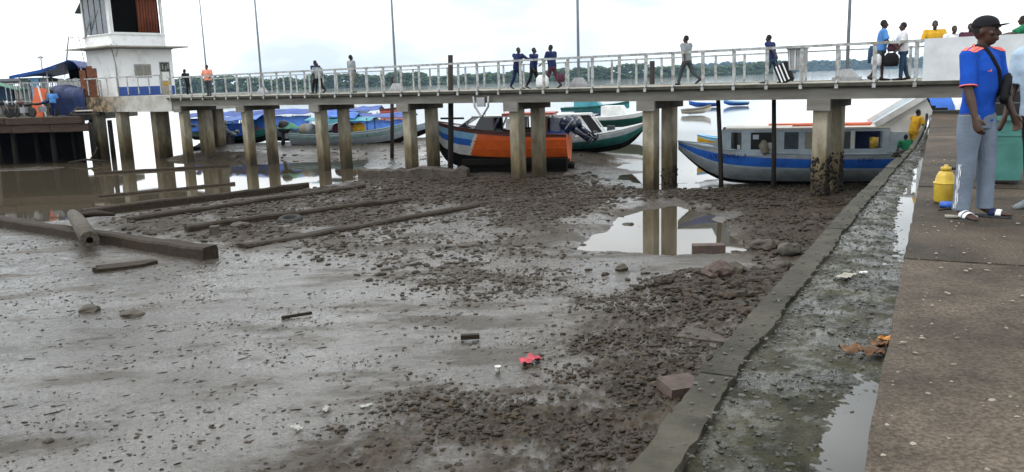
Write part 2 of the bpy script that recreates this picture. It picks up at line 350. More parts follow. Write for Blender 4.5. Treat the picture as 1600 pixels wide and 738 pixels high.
def mud_material():
    m = bpy.data.materials.new('wet_mud'); m.use_nodes = True; t, b = nodes(m); MATS['wet_mud'] = m
    g = N(t, 'ShaderNodeNewGeometry'); at = N(t, 'ShaderNodeAttribute', attribute_name='rubble'); dr = N(t, 'ShaderNodeAttribute', attribute_name='dry')
    def nse(sc, det=5, st=(1, 1, 1), rough=.6):
        mp_ = N(t, 'ShaderNodeMapping'); mp_.inputs['Scale'].default_value = st; t.links.new(g.outputs['Position'], mp_.inputs[0])
        n = N(t, 'ShaderNodeTexNoise'); n.inputs['Scale'].default_value = sc; n.inputs['Detail'].default_value = det; n.inputs['Roughness'].default_value = rough
        t.links.new(mp_.outputs[0], n.inputs['Vector']); return n
    def ramp(n, p0, c0, p1, c1):
        r = N(t, 'ShaderNodeValToRGB'); r.color_ramp.elements[0].position = p0; r.color_ramp.elements[0].color = (*c0, 1); r.color_ramp.elements[1].position = p1; r.color_ramp.elements[1].color = (*c1, 1)
        t.links.new(n.outputs['Fac'], r.inputs[0]); return r
    n1 = nse(.5, 6); n2 = nse(3.5, 6); n3 = nse(16, 4)
    silt = ramp(n1, .34, (.055, .046, .036), .66, (.11, .1, .088))
    rubc = ramp(n2, .32, (.014, .01, .006), .7, (.07, .053, .035))
    dryc = ramp(n2, .3, (.015, .01, .006), .7, (.056, .04, .024))
    mx1 = N(t, 'ShaderNodeMix', data_type='RGBA'); t.links.new(at.outputs['Fac'], mx1.inputs[0]); t.links.new(silt.outputs[0], mx1.inputs[6]); t.links.new(rubc.outputs[0], mx1.inputs[7])
    mx2 = N(t, 'ShaderNodeMix', data_type='RGBA'); t.links.new(dr.outputs['Fac'], mx2.inputs[0]); t.links.new(mx1.outputs[2], mx2.inputs[6]); t.links.new(dryc.outputs[0], mx2.inputs[7])
    spk = ramp(n3, .36, (.35, .33, .3), .46, (1, 1, 1))
    mm = N(t, 'ShaderNodeMix', data_type='RGBA', blend_type='MULTIPLY'); mm.inputs[0].default_value = .55; t.links.new(mx2.outputs[2], mm.inputs[6]); t.links.new(spk.outputs[0], mm.inputs[7])
    t.links.new(mm.outputs[2], b.inputs['Base Color'])
    n4 = nse(.5, 9, (.7, 1.7, 1), .66); lu = N(t, 'ShaderNodeAttribute', attribute_name='lump')
    fm = N(t, 'ShaderNodeMapRange', interpolation_type='SMOOTHSTEP'); fm.inputs[1].default_value = .38; fm.inputs[2].default_value = .54; t.links.new(n4.outputs['Fac'], fm.inputs[0])
    def math_(op, a, b_, c=None):
        n = N(t, 'ShaderNodeMath', operation=op)
        for k_, v_ in enumerate((a, b_, c)):
            if v_ is None: continue
            if isinstance(v_, (int, float)): n.inputs[k_].default_value = v_
            else: t.links.new(v_, n.inputs[k_])
        n.use_clamp = True; return n.outputs[0]
    film = math_('SUBTRACT', fm.outputs[0], math_('MULTIPLY', lu.outputs['Fac'], 1.1)); film = math_('SUBTRACT', film, math_('MULTIPLY', dr.outputs['Fac'], .75))
    sp_ = N(t, 'ShaderNodeMapRange'); sp_.inputs[3].default_value = .14; sp_.inputs[4].default_value = .55; t.links.new(film, sp_.inputs[0]); t.links.new(sp_.outputs[0], b.inputs['Specular IOR Level'])
    rg_ = N(t, 'ShaderNodeMapRange'); rg_.inputs[3].default_value = .5; rg_.inputs[4].default_value = .07; t.links.new(film, rg_.inputs[0]); t.links.new(rg_.outputs[0], b.inputs['Roughness'])
    bp = N(t, 'ShaderNodeBump'); bp.inputs['Strength'].default_value = .6; bp.inputs['Distance'].default_value = .03; t.links.new(n3.outputs['Fac'], bp.inputs['Height'])
    t.links.new(bp.outputs[0], b.inputs['Normal'])
    return m
mud_material()
me = npmesh('mud_flat', V, F, 'wet_mud', True)
for nm, A in (('rubble', GR*(.12+.88*GL)), ('dry', GD*(.45+.55*GL)), ('lump', GL*GR)):
    at = me.attributes.new(nm, 'FLOAT', 'POINT'); at.data.foreach_set('value', A.ravel().astype(np.float32))
tag(link('mud_flat', me), 'wet grey tidal mud flat with rubble and puddles', kind='structure')

def water_material(name, col, bscale, bstr, rough=.03, st=(1, 1, 1)):
    m = mat(name, col, tuple(x*.85 for x in col), .3, rough, spec=.5); t, b = nodes(m); b.inputs['IOR'].default_value = 1.34
    g = N(t, 'ShaderNodeNewGeometry'); mp_ = N(t, 'ShaderNodeMapping'); mp_.inputs['Scale'].default_value = st; t.links.new(g.outputs['Position'], mp_.inputs[0])
    n = N(t, 'ShaderNodeTexNoise'); n.inputs['Scale'].default_value = bscale; n.inputs['Detail'].default_value = 3; t.links.new(mp_.outputs[0], n.inputs['Vector'])
    bp = N(t, 'ShaderNodeBump'); bp.inputs['Strength'].default_value = bstr; bp.inputs['Distance'].default_value = .02; t.links.new(n.outputs['Fac'], bp.inputs['Height']); t.links.new(bp.outputs[0], b.inputs['Normal'])
water_material('puddle_water', (.075, .062, .042), 1.6, .035)
water_material('river_water', (.2, .2, .185), .5, .1, .06, (.4, 1.6, 1))
MB().add([(-40, 15, ZW), (30, 15, ZW), (30, 62, ZW), (-40, 62, ZW)], [(0, 1, 2, 3)]).build('puddle_water', 'puddle_water')
tag(bpy.data.objects['puddle_water'], 'still brown tide water standing in the mud', kind='structure')
MB().add([(-4000, 62, ZW), (4000, 62, ZW), (4000, 7000, ZW), (-4000, 7000, ZW)], [(0, 1, 2, 3)]).build('river', 'river_water')
tag(bpy.data.objects['river'], 'pale wide river under white sky', kind='structure')
gm = mat('riverbed_mud', (.1, .09, .075), (.07, .06, .05), .4, .7)
MB().add([(-4500, -600, -3.6), (4500, -600, -3.6), (4500, 7500, -3.6), (-4500, 7500, -3.6)], [(0, 1, 2, 3)]).build('ground', 'riverbed_mud')
tag(bpy.data.objects['ground'], 'low ground under the river and the mud', kind='structure')

# ------------------------------------------------------------------ clods and gravel strewn over the mud (one uncountable mass)
def ico():
    t = (1+5**.5)/2
    v = np.array([(-1, t, 0), (1, t, 0), (-1, -t, 0), (1, -t, 0), (0, -1, t), (0, 1, t), (0, -1, -t), (0, 1, -t), (t, 0, -1), (t, 0, 1), (-t, 0, -1), (-t, 0, 1)])/math.hypot(1, t)
    f = np.array([(0, 11, 5), (0, 5, 1), (0, 1, 7), (0, 7, 10), (0, 10, 11), (1, 5, 9), (5, 11, 4), (11, 10, 2), (10, 7, 6), (7, 1, 8), (3, 9, 4), (3, 4, 2), (3, 2, 6), (3, 6, 8), (3, 8, 9), (4, 9, 5), (2, 4, 11), (6, 2, 10), (8, 6, 7), (9, 8, 1)])
    return v, f
ICV, ICF = ico()
def clods(x, y, z, r, flat, jit=.28, el=1.0, lined=False):
    n = len(x); a = npr.randn(n)*.35+.45 if lined else npr.rand(n)*6.283; V = ICV[None]*(1+(npr.rand(n, 12, 1)-.5)*2*jit)
    ex = 1+npr.rand(n)*el
    px = V[..., 0]*r[:, None]*ex[:, None]; py = V[..., 1]*r[:, None]; pz = V[..., 2]*(r*flat)[:, None]
    ca, sa = np.cos(a)[:, None], np.sin(a)[:, None]
    P = np.stack([px*ca-py*sa+x[:, None], px*sa+py*ca+y[:, None], pz+z[:, None]], -1).reshape(-1, 3)
    Fc = (ICF[None]+np.arange(n)[:, None, None]*12).reshape(-1, 3); return P, Fc
def wallx(y): return np.interp(y, [-2.5, .3, 3.01, 3.86, 5.65, 9.19, 12.77, 15.07, 19.52, 22.1, 26.3], [-2.4, -.9, .47, .88, 1.85, 3.8, 5.85, 7.24, 9.64, 11.0, 13.1])
def scatter(n, x0, x1, y0, y1, dens, rlo, rhi, flat, sink=.3, power=2.2, el=1.0, lined=False):
    x = x0+npr.rand(n)*(x1-x0); y = y0+npr.rand(n)*(y1-y0); h, rub, dry, _ = ground(x, y); p = dens(x, y, rub, h)
    k = (npr.rand(n) < p) & (x < wallx(y)-.05) & (np.abs(x) < y*.75+1.5); x, y, h = x[k], y[k], h[k]
    r = rlo+(rhi-rlo)*npr.rand(len(x))**power; fl = flat*(.6+.8*npr.rand(len(x)))
    return clods(x, y, h+r*fl*(1-2*sink)*.6, r, fl, el=el, lined=lined)
parts = [
 scatter(80000, -3.2, 6, 7, 17.5, lambda x, y, r, h: np.clip((r-.1)*1.2, 0, 1)*(.1+.7*sstep(.43, .62, fbm(x*1.3, y*1.3))), .007, .048, .48, .36, 3.2),
 scatter(4600, 2.2, 6.5, 12.6, 17, lambda x, y, r, h: sstep(-.5, .5, polydist(x, y, HEAP)), .014, .11, .6, .33, 2.8),
 scatter(32000, -14, 9, 16, 30, lambda x, y, r, h: np.clip(r*1.2-.05, 0, 1)*(.2+.8*sstep(.38, .6, fbm(x*.8+11, y*.9)))*(h > ZW-.03), .012, .085, .45, .33, 2.5),
 scatter(22000, -9, 13, 24, 38, lambda x, y, r, h: np.clip(r*1.2-.05, 0, 1)*.8*(h > ZW-.02), .016, .1, .45, .33, 2.3),
 scatter(46000, -14, 3, 7.5, 24, lambda x, y, r, h: (r < .5)*.6*sstep(.47, .66, fbm(x*.8+40, y*1.5+40, 5, .6)), .003, .03, .4, .3, 3.6, 1.2),
 scatter(3600, -14, 3, 7.5, 24, lambda x, y, r, h: (r < .5)*.6, .005, .015, .6, .25, 1.6, 7.0, True),
 scatter(4500, -30, 14, 30, 62, lambda x, y, r, h: .5*(h > ZW+.06)*(y < 58), .03, .12, .35, .4),
]
Vs, Fs, o = [], [], 0
for P_, F_ in parts: Vs.append(P_); Fs.append(F_+o); o += len(P_)
tag(link('mud_clods', npmesh('mud_clods', np.concatenate(Vs), np.concatenate(Fs), 'pebble', False)), 'dark clods, shells and gravel strewn over the mud', kind='stuff')

# ------------------------------------------------------------------ quay: paving, kerb, mossy gutter, coping, wall
QA = math.atan2(-.4565, .8897); QO = Vector((1.18, 2.66, 0)); QQ = Vector((.4565, .8897, 0)); QR = Vector((.8897, -.4565, 0))
def qpt(u, v, z=0): return QO+QR*u+QQ*v+Vector((0, 0, z))
def paving_material():
    m = mat('paving', (.118, .096, .076), (.042, .034, .026), 1.6, .72, .5, 60, detail=9, rvar=.1, spec=.12)
    t, b = nodes(m); col = b.inputs['Base Color'].links[0].from_socket
    g = N(t, 'ShaderNodeNewGeometry'); n = N(t, 'ShaderNodeTexNoise'); n.inputs['Scale'].default_value = 48; n.inputs['Detail'].default_value = 6; n.inputs['Roughness'].default_value = .8; t.links.new(g.outputs['Position'], n.inputs['Vector'])
    r = N(t, 'ShaderNodeValToRGB'); r.color_ramp.elements[0].position = .4; r.color_ramp.elements[0].color = (.55, .53, .5, 1); r.color_ramp.elements[1].position = .6; r.color_ramp.elements[1].color = (1.35, 1.32, 1.28, 1); t.links.new(n.outputs['Fac'], r.inputs[0])
    oi = N(t, 'ShaderNodeObjectInfo'); mr = N(t, 'ShaderNodeMapRange'); mr.inputs[3].default_value = .8; mr.inputs[4].default_value = 1.25; t.links.new(oi.outputs['Random'], mr.inputs[0])
    mm = N(t, 'ShaderNodeMix', data_type='RGBA', blend_type='MULTIPLY'); mm.inputs[0].default_value = 1; t.links.new(col, mm.inputs[6]); t.links.new(r.outputs[0], mm.inputs[7])
    m2 = N(t, 'ShaderNodeMix', data_type='RGBA', blend_type='MULTIPLY'); m2.inputs[0].default_value = 1; t.links.new(mm.outputs[2], m2.inputs[6]); t.links.new(mr.outputs[0], m2.inputs[7])
    t.links.new(m2.outputs[2], b.inputs['Base Color'])
paving_material()
quay = MB(); outer = [(float(wallx(y)), y) for y in (-2.5, .3, 3.01, 3.86, 5.65, 9.19, 12.77, 15.07, 19.52, 22.1, 26.3)]
ce = qpt(0, 26.55); far_r = qpt(40, 26.55); near_r = qpt(40, -6.2)
body_poly = [(near_r.x, near_r.y), (far_r.x, far_r.y), (ce.x, ce.y)]+[(x+.03, y) for x, y in outer[::-1]]
quay = MB().prism(body_poly, -3.4, -.2).build('quay', 'column_concrete'); tag(quay, 'old concrete quay wall and its weathered paving', kind='structure')
vj = [-6.2, -3.6, -1.1, 1.3, 3.55, 5.4, 7.6, 10.2, 12.8, 15.5, 18.2, 20.9, 23.7, 26.55]; uj = [0, 3.3, 6.8, 10.5, 15, 22, 30, 40]
for i in range(len(vj)-1):
    for j in range(len(uj)-1):
        v0, v1, u0, u1 = vj[i], vj[i+1]-.02, uj[j], uj[j+1]-.02; pts = []
        n = 14 if j < 2 else 3
        jit = lambda: (rng.random()-.5)*(.022 if j < 2 else 0)
        pts += [(u0+abs(jit())*1.2, v1+(v0-v1)*k/n) for k in range(n+1)]; pts += [(u0+(u1-u0)*k/n, v0+jit()*.6) for k in range(1, n)]
        pts += [(u1, v0), (u1, v1)]; pts += [(u1+(u0-u1)*k/n, v1+jit()*.6) for k in range(1, n)]
        z = (rng.random()-.5)*.012
        s = MB().prism([(qpt(a, b).x, qpt(a, b).y) for a, b in pts], -.19, z).build('paving_slab', 'paving', quay)
# coping blocks along the outer edge
def outer_at(v):   # outer edge at distance v along the kerb, as an offset u (negative)
    y = QO.y+QQ.y*v
    for _ in range(6):
        u = (float(wallx(y))-(QO.x+QQ.x*v))/1.0
        # move along the kerb normal
        p = qpt(u*.82, v); y = p.y
        u2 = u*.82
    lo, hi = -1.6, 0
    for _ in range(40):
        mid = (lo+hi)/2; p = qpt(mid, v)
        if p.x < wallx(p.y): lo = mid
        else: hi = mid
    return (lo+hi)/2
VO = np.arange(-5.5, 26.5, .1); UO = np.array([outer_at(float(v)) for v in VO])
def uo(v): return float(np.interp(v, VO, UO))
def copw(v): return .17*min(1, -uo(v)/.55)
cj = [-5.5, -2.8, -.9, .42, .98, 2.9, 5.2, 7.6, 10.4, 13.6, 17.5, 21.5, 26.4]
for i in range(len(cj)-1):
    a, b = cj[i], cj[i+1]-.012; n = max(4, int((b-a)/.07)); ol, il = [], []
    for k in range(n+1):
        v = a+(b-a)*k/n; ol.append((uo(v)+(rng.random()-.3)*.018, v)); il.append((uo(v)+copw(v)+(rng.random()-.5)*.025+.035*mnoise.noise((v*1.1, 3, 0)), v))
    z = -.1+(rng.random()-.5)*.012
    pl = [(qpt(u, v).x, qpt(u, v).y) for u, v in ol+il[::-1]]
    MB().prism(pl, -.42, z).build('coping_block', 'gutter_concrete' if 'gutter_concrete' in MATS else mat('gutter_concrete', (.088, .08, .062), (.022, .021, .014), 2.2, .7, .8, 28, spec=.12, detail=9, rvar=.15), quay)
# gutter bed
def gutter_material():
    m = mat('gutter_moss', (.06, .055, .036), (.013, .013, .007), 2.4, .38, .6, 45, detail=10, rvar=.2)
    t, b = nodes(m); col = b.inputs['Base Color'].links[0].from_socket
    g = N(t, 'ShaderNodeNewGeometry'); n = N(t, 'ShaderNodeTexNoise'); n.inputs['Scale'].default_value = 2.3; n.inputs['Detail'].default_value = 7; t.links.new(g.outputs['Position'], n.inputs['Vector'])
    r = N(t, 'ShaderNodeValToRGB'); r.color_ramp.elements[0].position = .52; r.color_ramp.elements[0].color = (0, 0, 0, 1); r.color_ramp.elements[1].position = .66; r.color_ramp.elements[1].color = (.85, .85, .85, 1); t.links.new(n.outputs['Fac'], r.inputs[0])
    n5 = N(t, 'ShaderNodeTexNoise'); n5.inputs['Scale'].default_value = 3.2; n5.inputs['Detail'].default_value = 9; n5.inputs['Roughness'].default_value = .72; t.links.new(g.outputs['Position'], n5.inputs['Vector'])
    for k_, lo, hi in (('Roughness', .55, .12), ('Specular IOR Level', .08, .42)):
        f_ = N(t, 'ShaderNodeMapRange', interpolation_type='SMOOTHSTEP'); f_.inputs[1].default_value = .42; f_.inputs[2].default_value = .6; f_.inputs[3].default_value = lo; f_.inputs[4].default_value = hi; t.links.new(n5.outputs['Fac'], f_.inputs[0]); t.links.new(f_.outputs[0], b.inputs[k_])
    mm = N(t, 'ShaderNodeMix', data_type='RGBA'); t.links.new(r.outputs[0], mm.inputs[0]); t.links.new(col, mm.inputs[6]); mm.inputs[7].default_value = (.045, .042, .016, 1); t.links.new(mm.outputs[2], b.inputs['Base Color'])
gutter_material()
gv = [-5]
while gv[-1] < 26.4: gv.append(gv[-1]+.016+.0045*max(0, gv[-1]+1))
gv = np.array(gv); nt_ = 46; tt = np.linspace(0, 1, nt_); UOg = np.interp(gv, VO, UO)
GU = tt[None]*(UOg+copw(0)*.6)[:, None]*1.0; GU = np.minimum(GU, .004); GVv = np.repeat(gv[:, None], nt_, 1)
def gutter_z(u, v, t):
    big = fbm(u*1.1+5, v*.42+3, 3)-.5; med = fbm(u*7, v*7, 3)-.5; fin = fbm(u*27, v*27, 3, .6)-.5
    return -.158-.009*sstep(2.2, 5, v)*(1-sstep(.3, .6, t))+.024*sstep(.12, .5, t)+.05*big*(1-.4*t)+.013*med*sstep(.05, .35, t)+.014*fin*sstep(.04, .4, t)+.008*fin+.007*(fbm(u*61, v*55, 2)-.5)
GZ = gutter_z(GU, GVv, np.repeat(tt[None], len(gv), 0))
PX = QO.x+QR.x*GU+QQ.x*GVv; PY = QO.y+QR.y*GU+QQ.y*GVv
Vg = np.stack([PX, PY, GZ], -1).reshape(-1, 3); k = (np.arange(len(gv)-1)[:, None]*nt_+np.arange(nt_-1)[None]).ravel(); Fg = np.stack([k, k+1, k+nt_+1, k+nt_], 1)
gut = link('gutter', npmesh('gutter', Vg, Fg, 'gutter_moss', True)); tag(gut, 'mossy wet gutter between the coping and the paving', kind='structure')
wpl = [(qpt(.003, -5)), (qpt(.003, 26.4))]+[qpt(max(-.42, uo(v)*.75), v) for v in np.arange(26, -5.5, -1.0)]
water_material('gutter_water', (.07, .07, .062), 3, .01, .02)
MB().prism([(p.x, p.y) for p in wpl], -.19, -.1575).build('gutter_water', 'gutter_water'); tag(bpy.data.objects['gutter_water'], 'thin rainwater lying along the kerb', kind='structure')
n = 5200; v = npr.rand(n)**1.6*20-1.5; t = .12+.78*npr.rand(n)**.8; u = t*(np.interp(v, VO, UO)+.1); z = gutter_z(u, v, t); r = .003+.01*npr.rand(n)**3.5
P_, F_ = clods(QO.x+QR.x*u+QQ.x*v, QO.y+QR.y*u+QQ.y*v, z+r*.25, r, np.full(n, .6))
n = 700; v = npr.rand(n)**1.6*16-1.5; uu = np.interp(v, VO, UO); u = uu+.02+npr.rand(n)**.7*.24*np.minimum(1, -uu/.55); r = .003+.011*npr.rand(n)**3
P2, F2 = clods(QO.x+QR.x*u+QQ.x*v, QO.y+QR.y*u+QQ.y*v, np.full(n, -.098)+r*.2, r, np.full(n, .5)); F_ = np.concatenate([F_, F2+len(P_)]); P_ = np.concatenate([P_, P2])
mat('grit', (.085, .082, .068), (.018, .018, .013), .9, .5, pos=(.3, .7)); tag(link('gutter_grit', npmesh('gutter_grit', P_, F_, 'grit', False)), 'small stones and grit lying in the wet gutter', kind='stuff')
n = 2200; v = npr.rand(n)**1.5*14-2; u = .03+npr.rand(n)*4.0; r = .003+.009*npr.rand(n)**3
P_, F_ = clods(QO.x+QR.x*u+QQ.x*v, QO.y+QR.y*u+QQ.y*v, np.full(n, .006), r, np.full(n, .5))
mat('pale_grit', (.4, .36, .29), (.1, .085, .065), 1.2, .7, pos=(.35, .7)); tag(link('paving_grit', npmesh('paving_grit', P_, F_, 'pale_grit', False)), 'pale grit trodden into the brown paving', kind='stuff')

# ------------------------------------------------------------------ footbridge on twin columns
BO = Vector((-15.55, 45.5, 0)); BD = Vector((.7887, -.6148, 0)); BN = Vector((.6148, .7887, 0)); BA = math.atan2(-.6148, .7887)
def bpt(s, o, z=0): return BO+BD*s+BN*o+Vector((0, 0, z))
bridge = thing('footbridge', 'long pale concrete footbridge with grey railings on paired columns', 'footbridge', BO, BA)
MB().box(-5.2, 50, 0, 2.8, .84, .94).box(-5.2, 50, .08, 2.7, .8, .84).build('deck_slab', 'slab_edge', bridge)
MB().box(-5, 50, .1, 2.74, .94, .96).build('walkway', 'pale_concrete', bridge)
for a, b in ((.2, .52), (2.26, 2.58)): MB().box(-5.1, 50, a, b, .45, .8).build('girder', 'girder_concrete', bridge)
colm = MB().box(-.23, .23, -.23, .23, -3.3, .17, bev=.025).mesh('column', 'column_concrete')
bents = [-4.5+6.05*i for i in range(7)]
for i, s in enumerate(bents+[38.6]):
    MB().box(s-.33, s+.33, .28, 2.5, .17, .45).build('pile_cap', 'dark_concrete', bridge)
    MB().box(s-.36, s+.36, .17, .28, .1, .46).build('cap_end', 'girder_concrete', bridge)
    for o_ in (.6, 2.03):
        c = link('column', colm, bridge, (s, o_, 0)); c.rotation_euler = (0, 0, R((rng.random()-.5)*3))
        if i == 6 or (i == 5 and o_ > 1):   # mussel crust on the feet of the columns next to the quay
            vs = MB()
            for q in range(460 if i == 6 else 150):
                sd_ = rng.choice((0, 1, 1, 2)); t_ = rng.uniform(-.21, .21); hz = -2.8+rng.random()**1.5*(1.45 if i == 6 else .8); p = (t_, -.235) if sd_ == 0 else (.235, t_) if sd_ == 1 else (-.235, t_)
                rr = rng.uniform(.012, .05); vs.ball((p[0], p[1], hz), (rr, rr, rr*1.2), 5, 4)
            tag(vs.build('barnacle_crust', 'barnacle', c), None, kind='stuff')
post = MB().bar((0, .02, .98), (0, .02, 2.05), .11, .04, (0, 1, 0)).bar((0, .02, .985), (0, -.05, .9), .11, .04, (1, 0, 0)).bar((0, -.045, .905), (0, -.05, .78), .1, .03, (0, 1, 0)).mesh('railing_post', 'rail_paint')
s = -3.7; k = 0
nearposts = [11.62+1.093*i for i in range(-15, 22)]
for s in nearposts:
    if s > -5: link('railing_post', post, bridge, (s, .03, 0)).rotation_euler = (0, R((rng.random()-.5)*3.5), 0)
fpost = MB().bar((0, 0, .95), (0, 0, 2.0), .085, .035, (0, 1, 0)).mesh('railing_post', 'rail_paint')
for i in range(-15, 36): 
    s = 11.95+1.093*i
    if s > -5: link('railing_post', fpost, bridge, (s, 2.72, 0))
MB().box(-5, 34.75, .01, .09, 2.03, 2.11).build('top_rail', 'rail_paint', bridge)
MB().box(-5, 50, 2.69, 2.75, 1.94, 1.99).build('top_rail', 'rail_paint', bridge)
MB().box(-5, 50, 2.66, 2.78, .93, 1.0).build('kerb_strip', 'pale_concrete', bridge)
pw = MB().box(34.75, 50, .015, .13, .94, 2.12); pw.build('parapet_panel', 'panel_paint', bridge)
# pipe bracket hanging at the fourth pair of columns
br = MB().tube([(17.9, .06, .72), (17.95, .06, .3), (18.3, .06, -.12), (18.65, .06, .3), (18.7, .06, .72)], .05, 6).box(18.08, 18.5, .02, .1, .3, .68); br.build('hanging_bracket', 'grey_metal', bridge)

def lamp_post(label, s, off, h, base=True, group='lamp posts on the footbridge'):
    p = bpt(s, off, .93); t = thing('lamp_post', label, 'lamp post', p, BA, group)
    t_ = MB().tube([(0, 0, 0), (0, 0, h*.5), (0, 0, h)], [.06, .05, .035], 8); t_.build('pole', 'lamp_metal', t)
    if base: MB().prism([(-.42, -.2), (.42, -.2), (.42, .2), (-.42, .2)], 0, .16).add([(-.34, -.15, .16), (.34, -.15, .16), (.34, .15, .16), (-.34, .15, .16), (-.14, -.1, .42), (.14, -.1, .42), (.14, .1, .42), (-.14, .1, .42)], [(0, 1, 5, 4), (1, 2, 6, 5), (2, 3, 7, 6), (3, 0, 4, 7), (4, 5, 6, 7)]).build('base', 'grey_metal', t)
    MB().tube([(0, 0, h), (0, -.5, h+.35), (0, -1.1, h+.45)], [.045, .04, .035], 8).build('arm', 'lamp_metal', t)
    MB().box(-.12, .12, -1.65, -1.05, h+.4, h+.5, bev=.03).build('lamp_head', 'grey_metal', t)
lamp_post('tall lamp post right of the person in orange by the tower', .45, 2.5, 8.4)
lamp_post('tall lamp post left of the dark mooring stake', 11.0, 2.5, 8.4)
lamp_post('tall lamp post right of the walker with the white bundle', 21.45, 2.5, 8.4)
lamp_post('tall lamp post right of the litter bin on the railing', 31.95, 2.5, 8.4)
# litter bin hung on the far railing
lb = thing('litter_bin', 'grey open litter bin hung on the railing right of the luggage', 'litter bin', bpt(31.05, .16, 0), BA)
MB().add([(-.2, 0, 1.36), (.2, 0, 1.36), (.2, .3, 1.36), (-.2, .3, 1.36), (-.26, -.02, 2.02), (.26, -.02, 2.02), (.26, .36, 2.02), (-.26, .36, 2.02)], [(0, 3, 2, 1), (0, 1, 5, 4), (1, 2, 6, 5), (2, 3, 7, 6), (3, 0, 4, 7)]).build('bin_body', 'grey_metal', lb)
MB().tube([(-.27, -.03, 2.02), (.27, -.03, 2.02), (.27, .37, 2.02), (-.27, .37, 2.02), (-.27, -.03, 2.02)], .02, 6).build('rim', 'grey_metal', lb)
MB().bar((-.16, -.025, 1.4), (-.2, -.04, 2.0), .03, .02).bar((.0, -.025, 1.4), (0, -.04, 2.0), .03, .02).bar((.16, -.025, 1.4), (.2, -.04, 2.0), .03, .02).build('rib', 'white_paint', lb)

# ------------------------------------------------------------------ control tower at the far end of the bridge
tw = thing('control_tower', 'white two storey harbour lookout tower with blue band and flat eaves', 'tower', BO, BA)
X0, X1, Y0, Y1, Z0 = -16.85, -13.25, 1.35, 5.4, 1.08
pf = MB().prism([(-18.2, -.12), (-6.2, -.12), (-5.0, .16), (-5.0, 6.4), (-18.2, 6.4)], .16, 1.08); pf.build('platform', 'platform_concrete', tw)
tcol = MB().box(-.3, .3, -.3, .3, -3.4, .18, bev=.03).mesh('column', 'column_concrete')
for s, o_ in ((-14.1, .35), (-11.1, .35), (-8.77, 1.35), (-12.1, 3.6), (-6.3, 3.0), (-8.9, 5.6), (-10.4, 2.6), (-14.6, 4.6)): link('column', tcol, tw, (s, o_, 0))
MB().box(X0, X1, Y0, Y1, Z0, 4.14).build('lower_wall', 'tower_white', tw)
MB().box(X1, X1+.02, Y0+.1, Y1-.05, Z0+.02, Z0+.6).build('blue_band', 'blue_band', tw)
ev = [(X0-.9, Y0-.95), (X1+1.3, Y0-.95), (X1+1.3, Y1+.5), (X0-.9, Y1+.5)]
MB().prism(ev, 4.16, 4.24).build('eave_slab', 'pale_concrete', tw)
MB().box(X0-.05, X1+.1, Y0-.1, Y1+.05, 4.08, 4.16).build('eave_beam', 'grey_metal', tw)
U0, U1, W0, W1 = X0+.02, X1-.02, Y0+.0, Y1-.35
MB().box(U0, U1, W0, W1, 4.24, 5.0).build('upper_wall', 'tower_white', tw)
MB().box(U0-.05, U1+.06, W0-.06, W1+.05, 5.0, 5.08).build('sill', 'white_paint', tw)
for (a, b) in ((U0, W0), (U1-.3, W0), (U0, W1-.16), (U1-.16, W1-.16)): MB().box(a, a+(.3 if a > U0+1 and b == W0 else .16), b, b+.16, 5.08, 7.5).build('corner_post', 'white_paint', tw)
MB().box(U0+.2, U1-.2, W0+.25, W1-.2, 5.08, 7.45).build('dark_room', 'interior_shade', tw)  # solid black block paints the shade inside the upper storey
MB().box(U0+.17, U1-.31, W0+.06, W0+.08, 5.12, 7.4).build('window', 'sky_glass', tw)
for q in range(1, 4): MB().box(U0+.12+q*.78, U0+.16+q*.78, W0+.02, W0+.055, 5.1, 7.45).build('mullion', 'grey_metal', tw)
MB().box(U1-.12, U1-.1, W0+.2, W0+2.0, 5.12, 7.4).build('open_window_shade', 'interior_shade', tw)  # black sheet paints the shade seen through the open window
for q in range(7): MB().tube([(U1-.06, W0+2.0+q*.2, 5.12), (U1-.06, W0+2.02+q*.2, 7.4)], (.09, .1), 8).build('curtain', 'curtain', tw)
fr = MB().box(U1-.03, U1+.03, W0+.12, W0+.2, 5.085, 7.5).box(U1-.03, U1+.03, W1-.2, W1-.1, 5.085, 7.5).box(U1-.03, U1+.03, W0+.2, W1-.2, 5.085, 5.15); fr.build('window_frame', 'white_paint', tw)
MB().prism([(U0-.6, W0-.6), (U1+.5, W0-.6), (U1+.5, W1+.4), (U0-.6, W1+.4)], 7.5, 7.68).build('roof_slab', 'pale_concrete', tw)
MB().add([(U0-1.1, W0+.1, 6.6), (U0-.1, W0+.1, 7.3), (U0-.1, W0+1.6, 7.3), (U0-1.1, W0+1.6, 6.6), (U0-1.1, W0+.1, 6.66), (U0-.1, W0+.1, 7.36), (U0-.1, W0+1.6, 7.36), (U0-1.1, W0+1.6, 6.66)], [(0, 1, 2, 3), (7, 6, 5, 4), (0, 4, 5, 1), (1, 5, 6, 2), (2, 6, 7, 3), (3, 7, 4, 0)]).build('window_awning', 'net_grey', tw)
# louvred window and notice door on the wall facing the bridge
wf = MB().box(X1-.02, X1+.05, Y0+1.28, Y0+2.42, 2.25, 3.12).build('window', 'grey_metal', tw)
for a in (1.34, 1.9): 
    MB().box(X1+.05, X1+.06, Y0+a, Y0+a+.46, 2.31, 3.06).build('pane', 'louvre_glass', wf)
    for q in range(7): MB().bar((X1+.07, Y0+a, 2.36+q*.1), (X1+.07, Y0+a+.46, 2.36+q*.1), .05, .012, (.5, 0, 1)).build('louvre', 'louvre_glass', wf)
dr = MB().box(X1, X1+.035, Y0+3.05, Y0+3.78, Z0+.02, 3.26).build('door', 'pale_concrete', tw)
MB().box(X1+.035, X1+.045, Y0+3.1, Y0+3.72, 2.62, 3.2).build('poster_top', 'cloth_dgrey', dr)
MB().box(X1+.035, X1+.046, Y0+3.15, Y0+3.66, 2.02, 2.6).build('poster', 'white_plastic', dr)
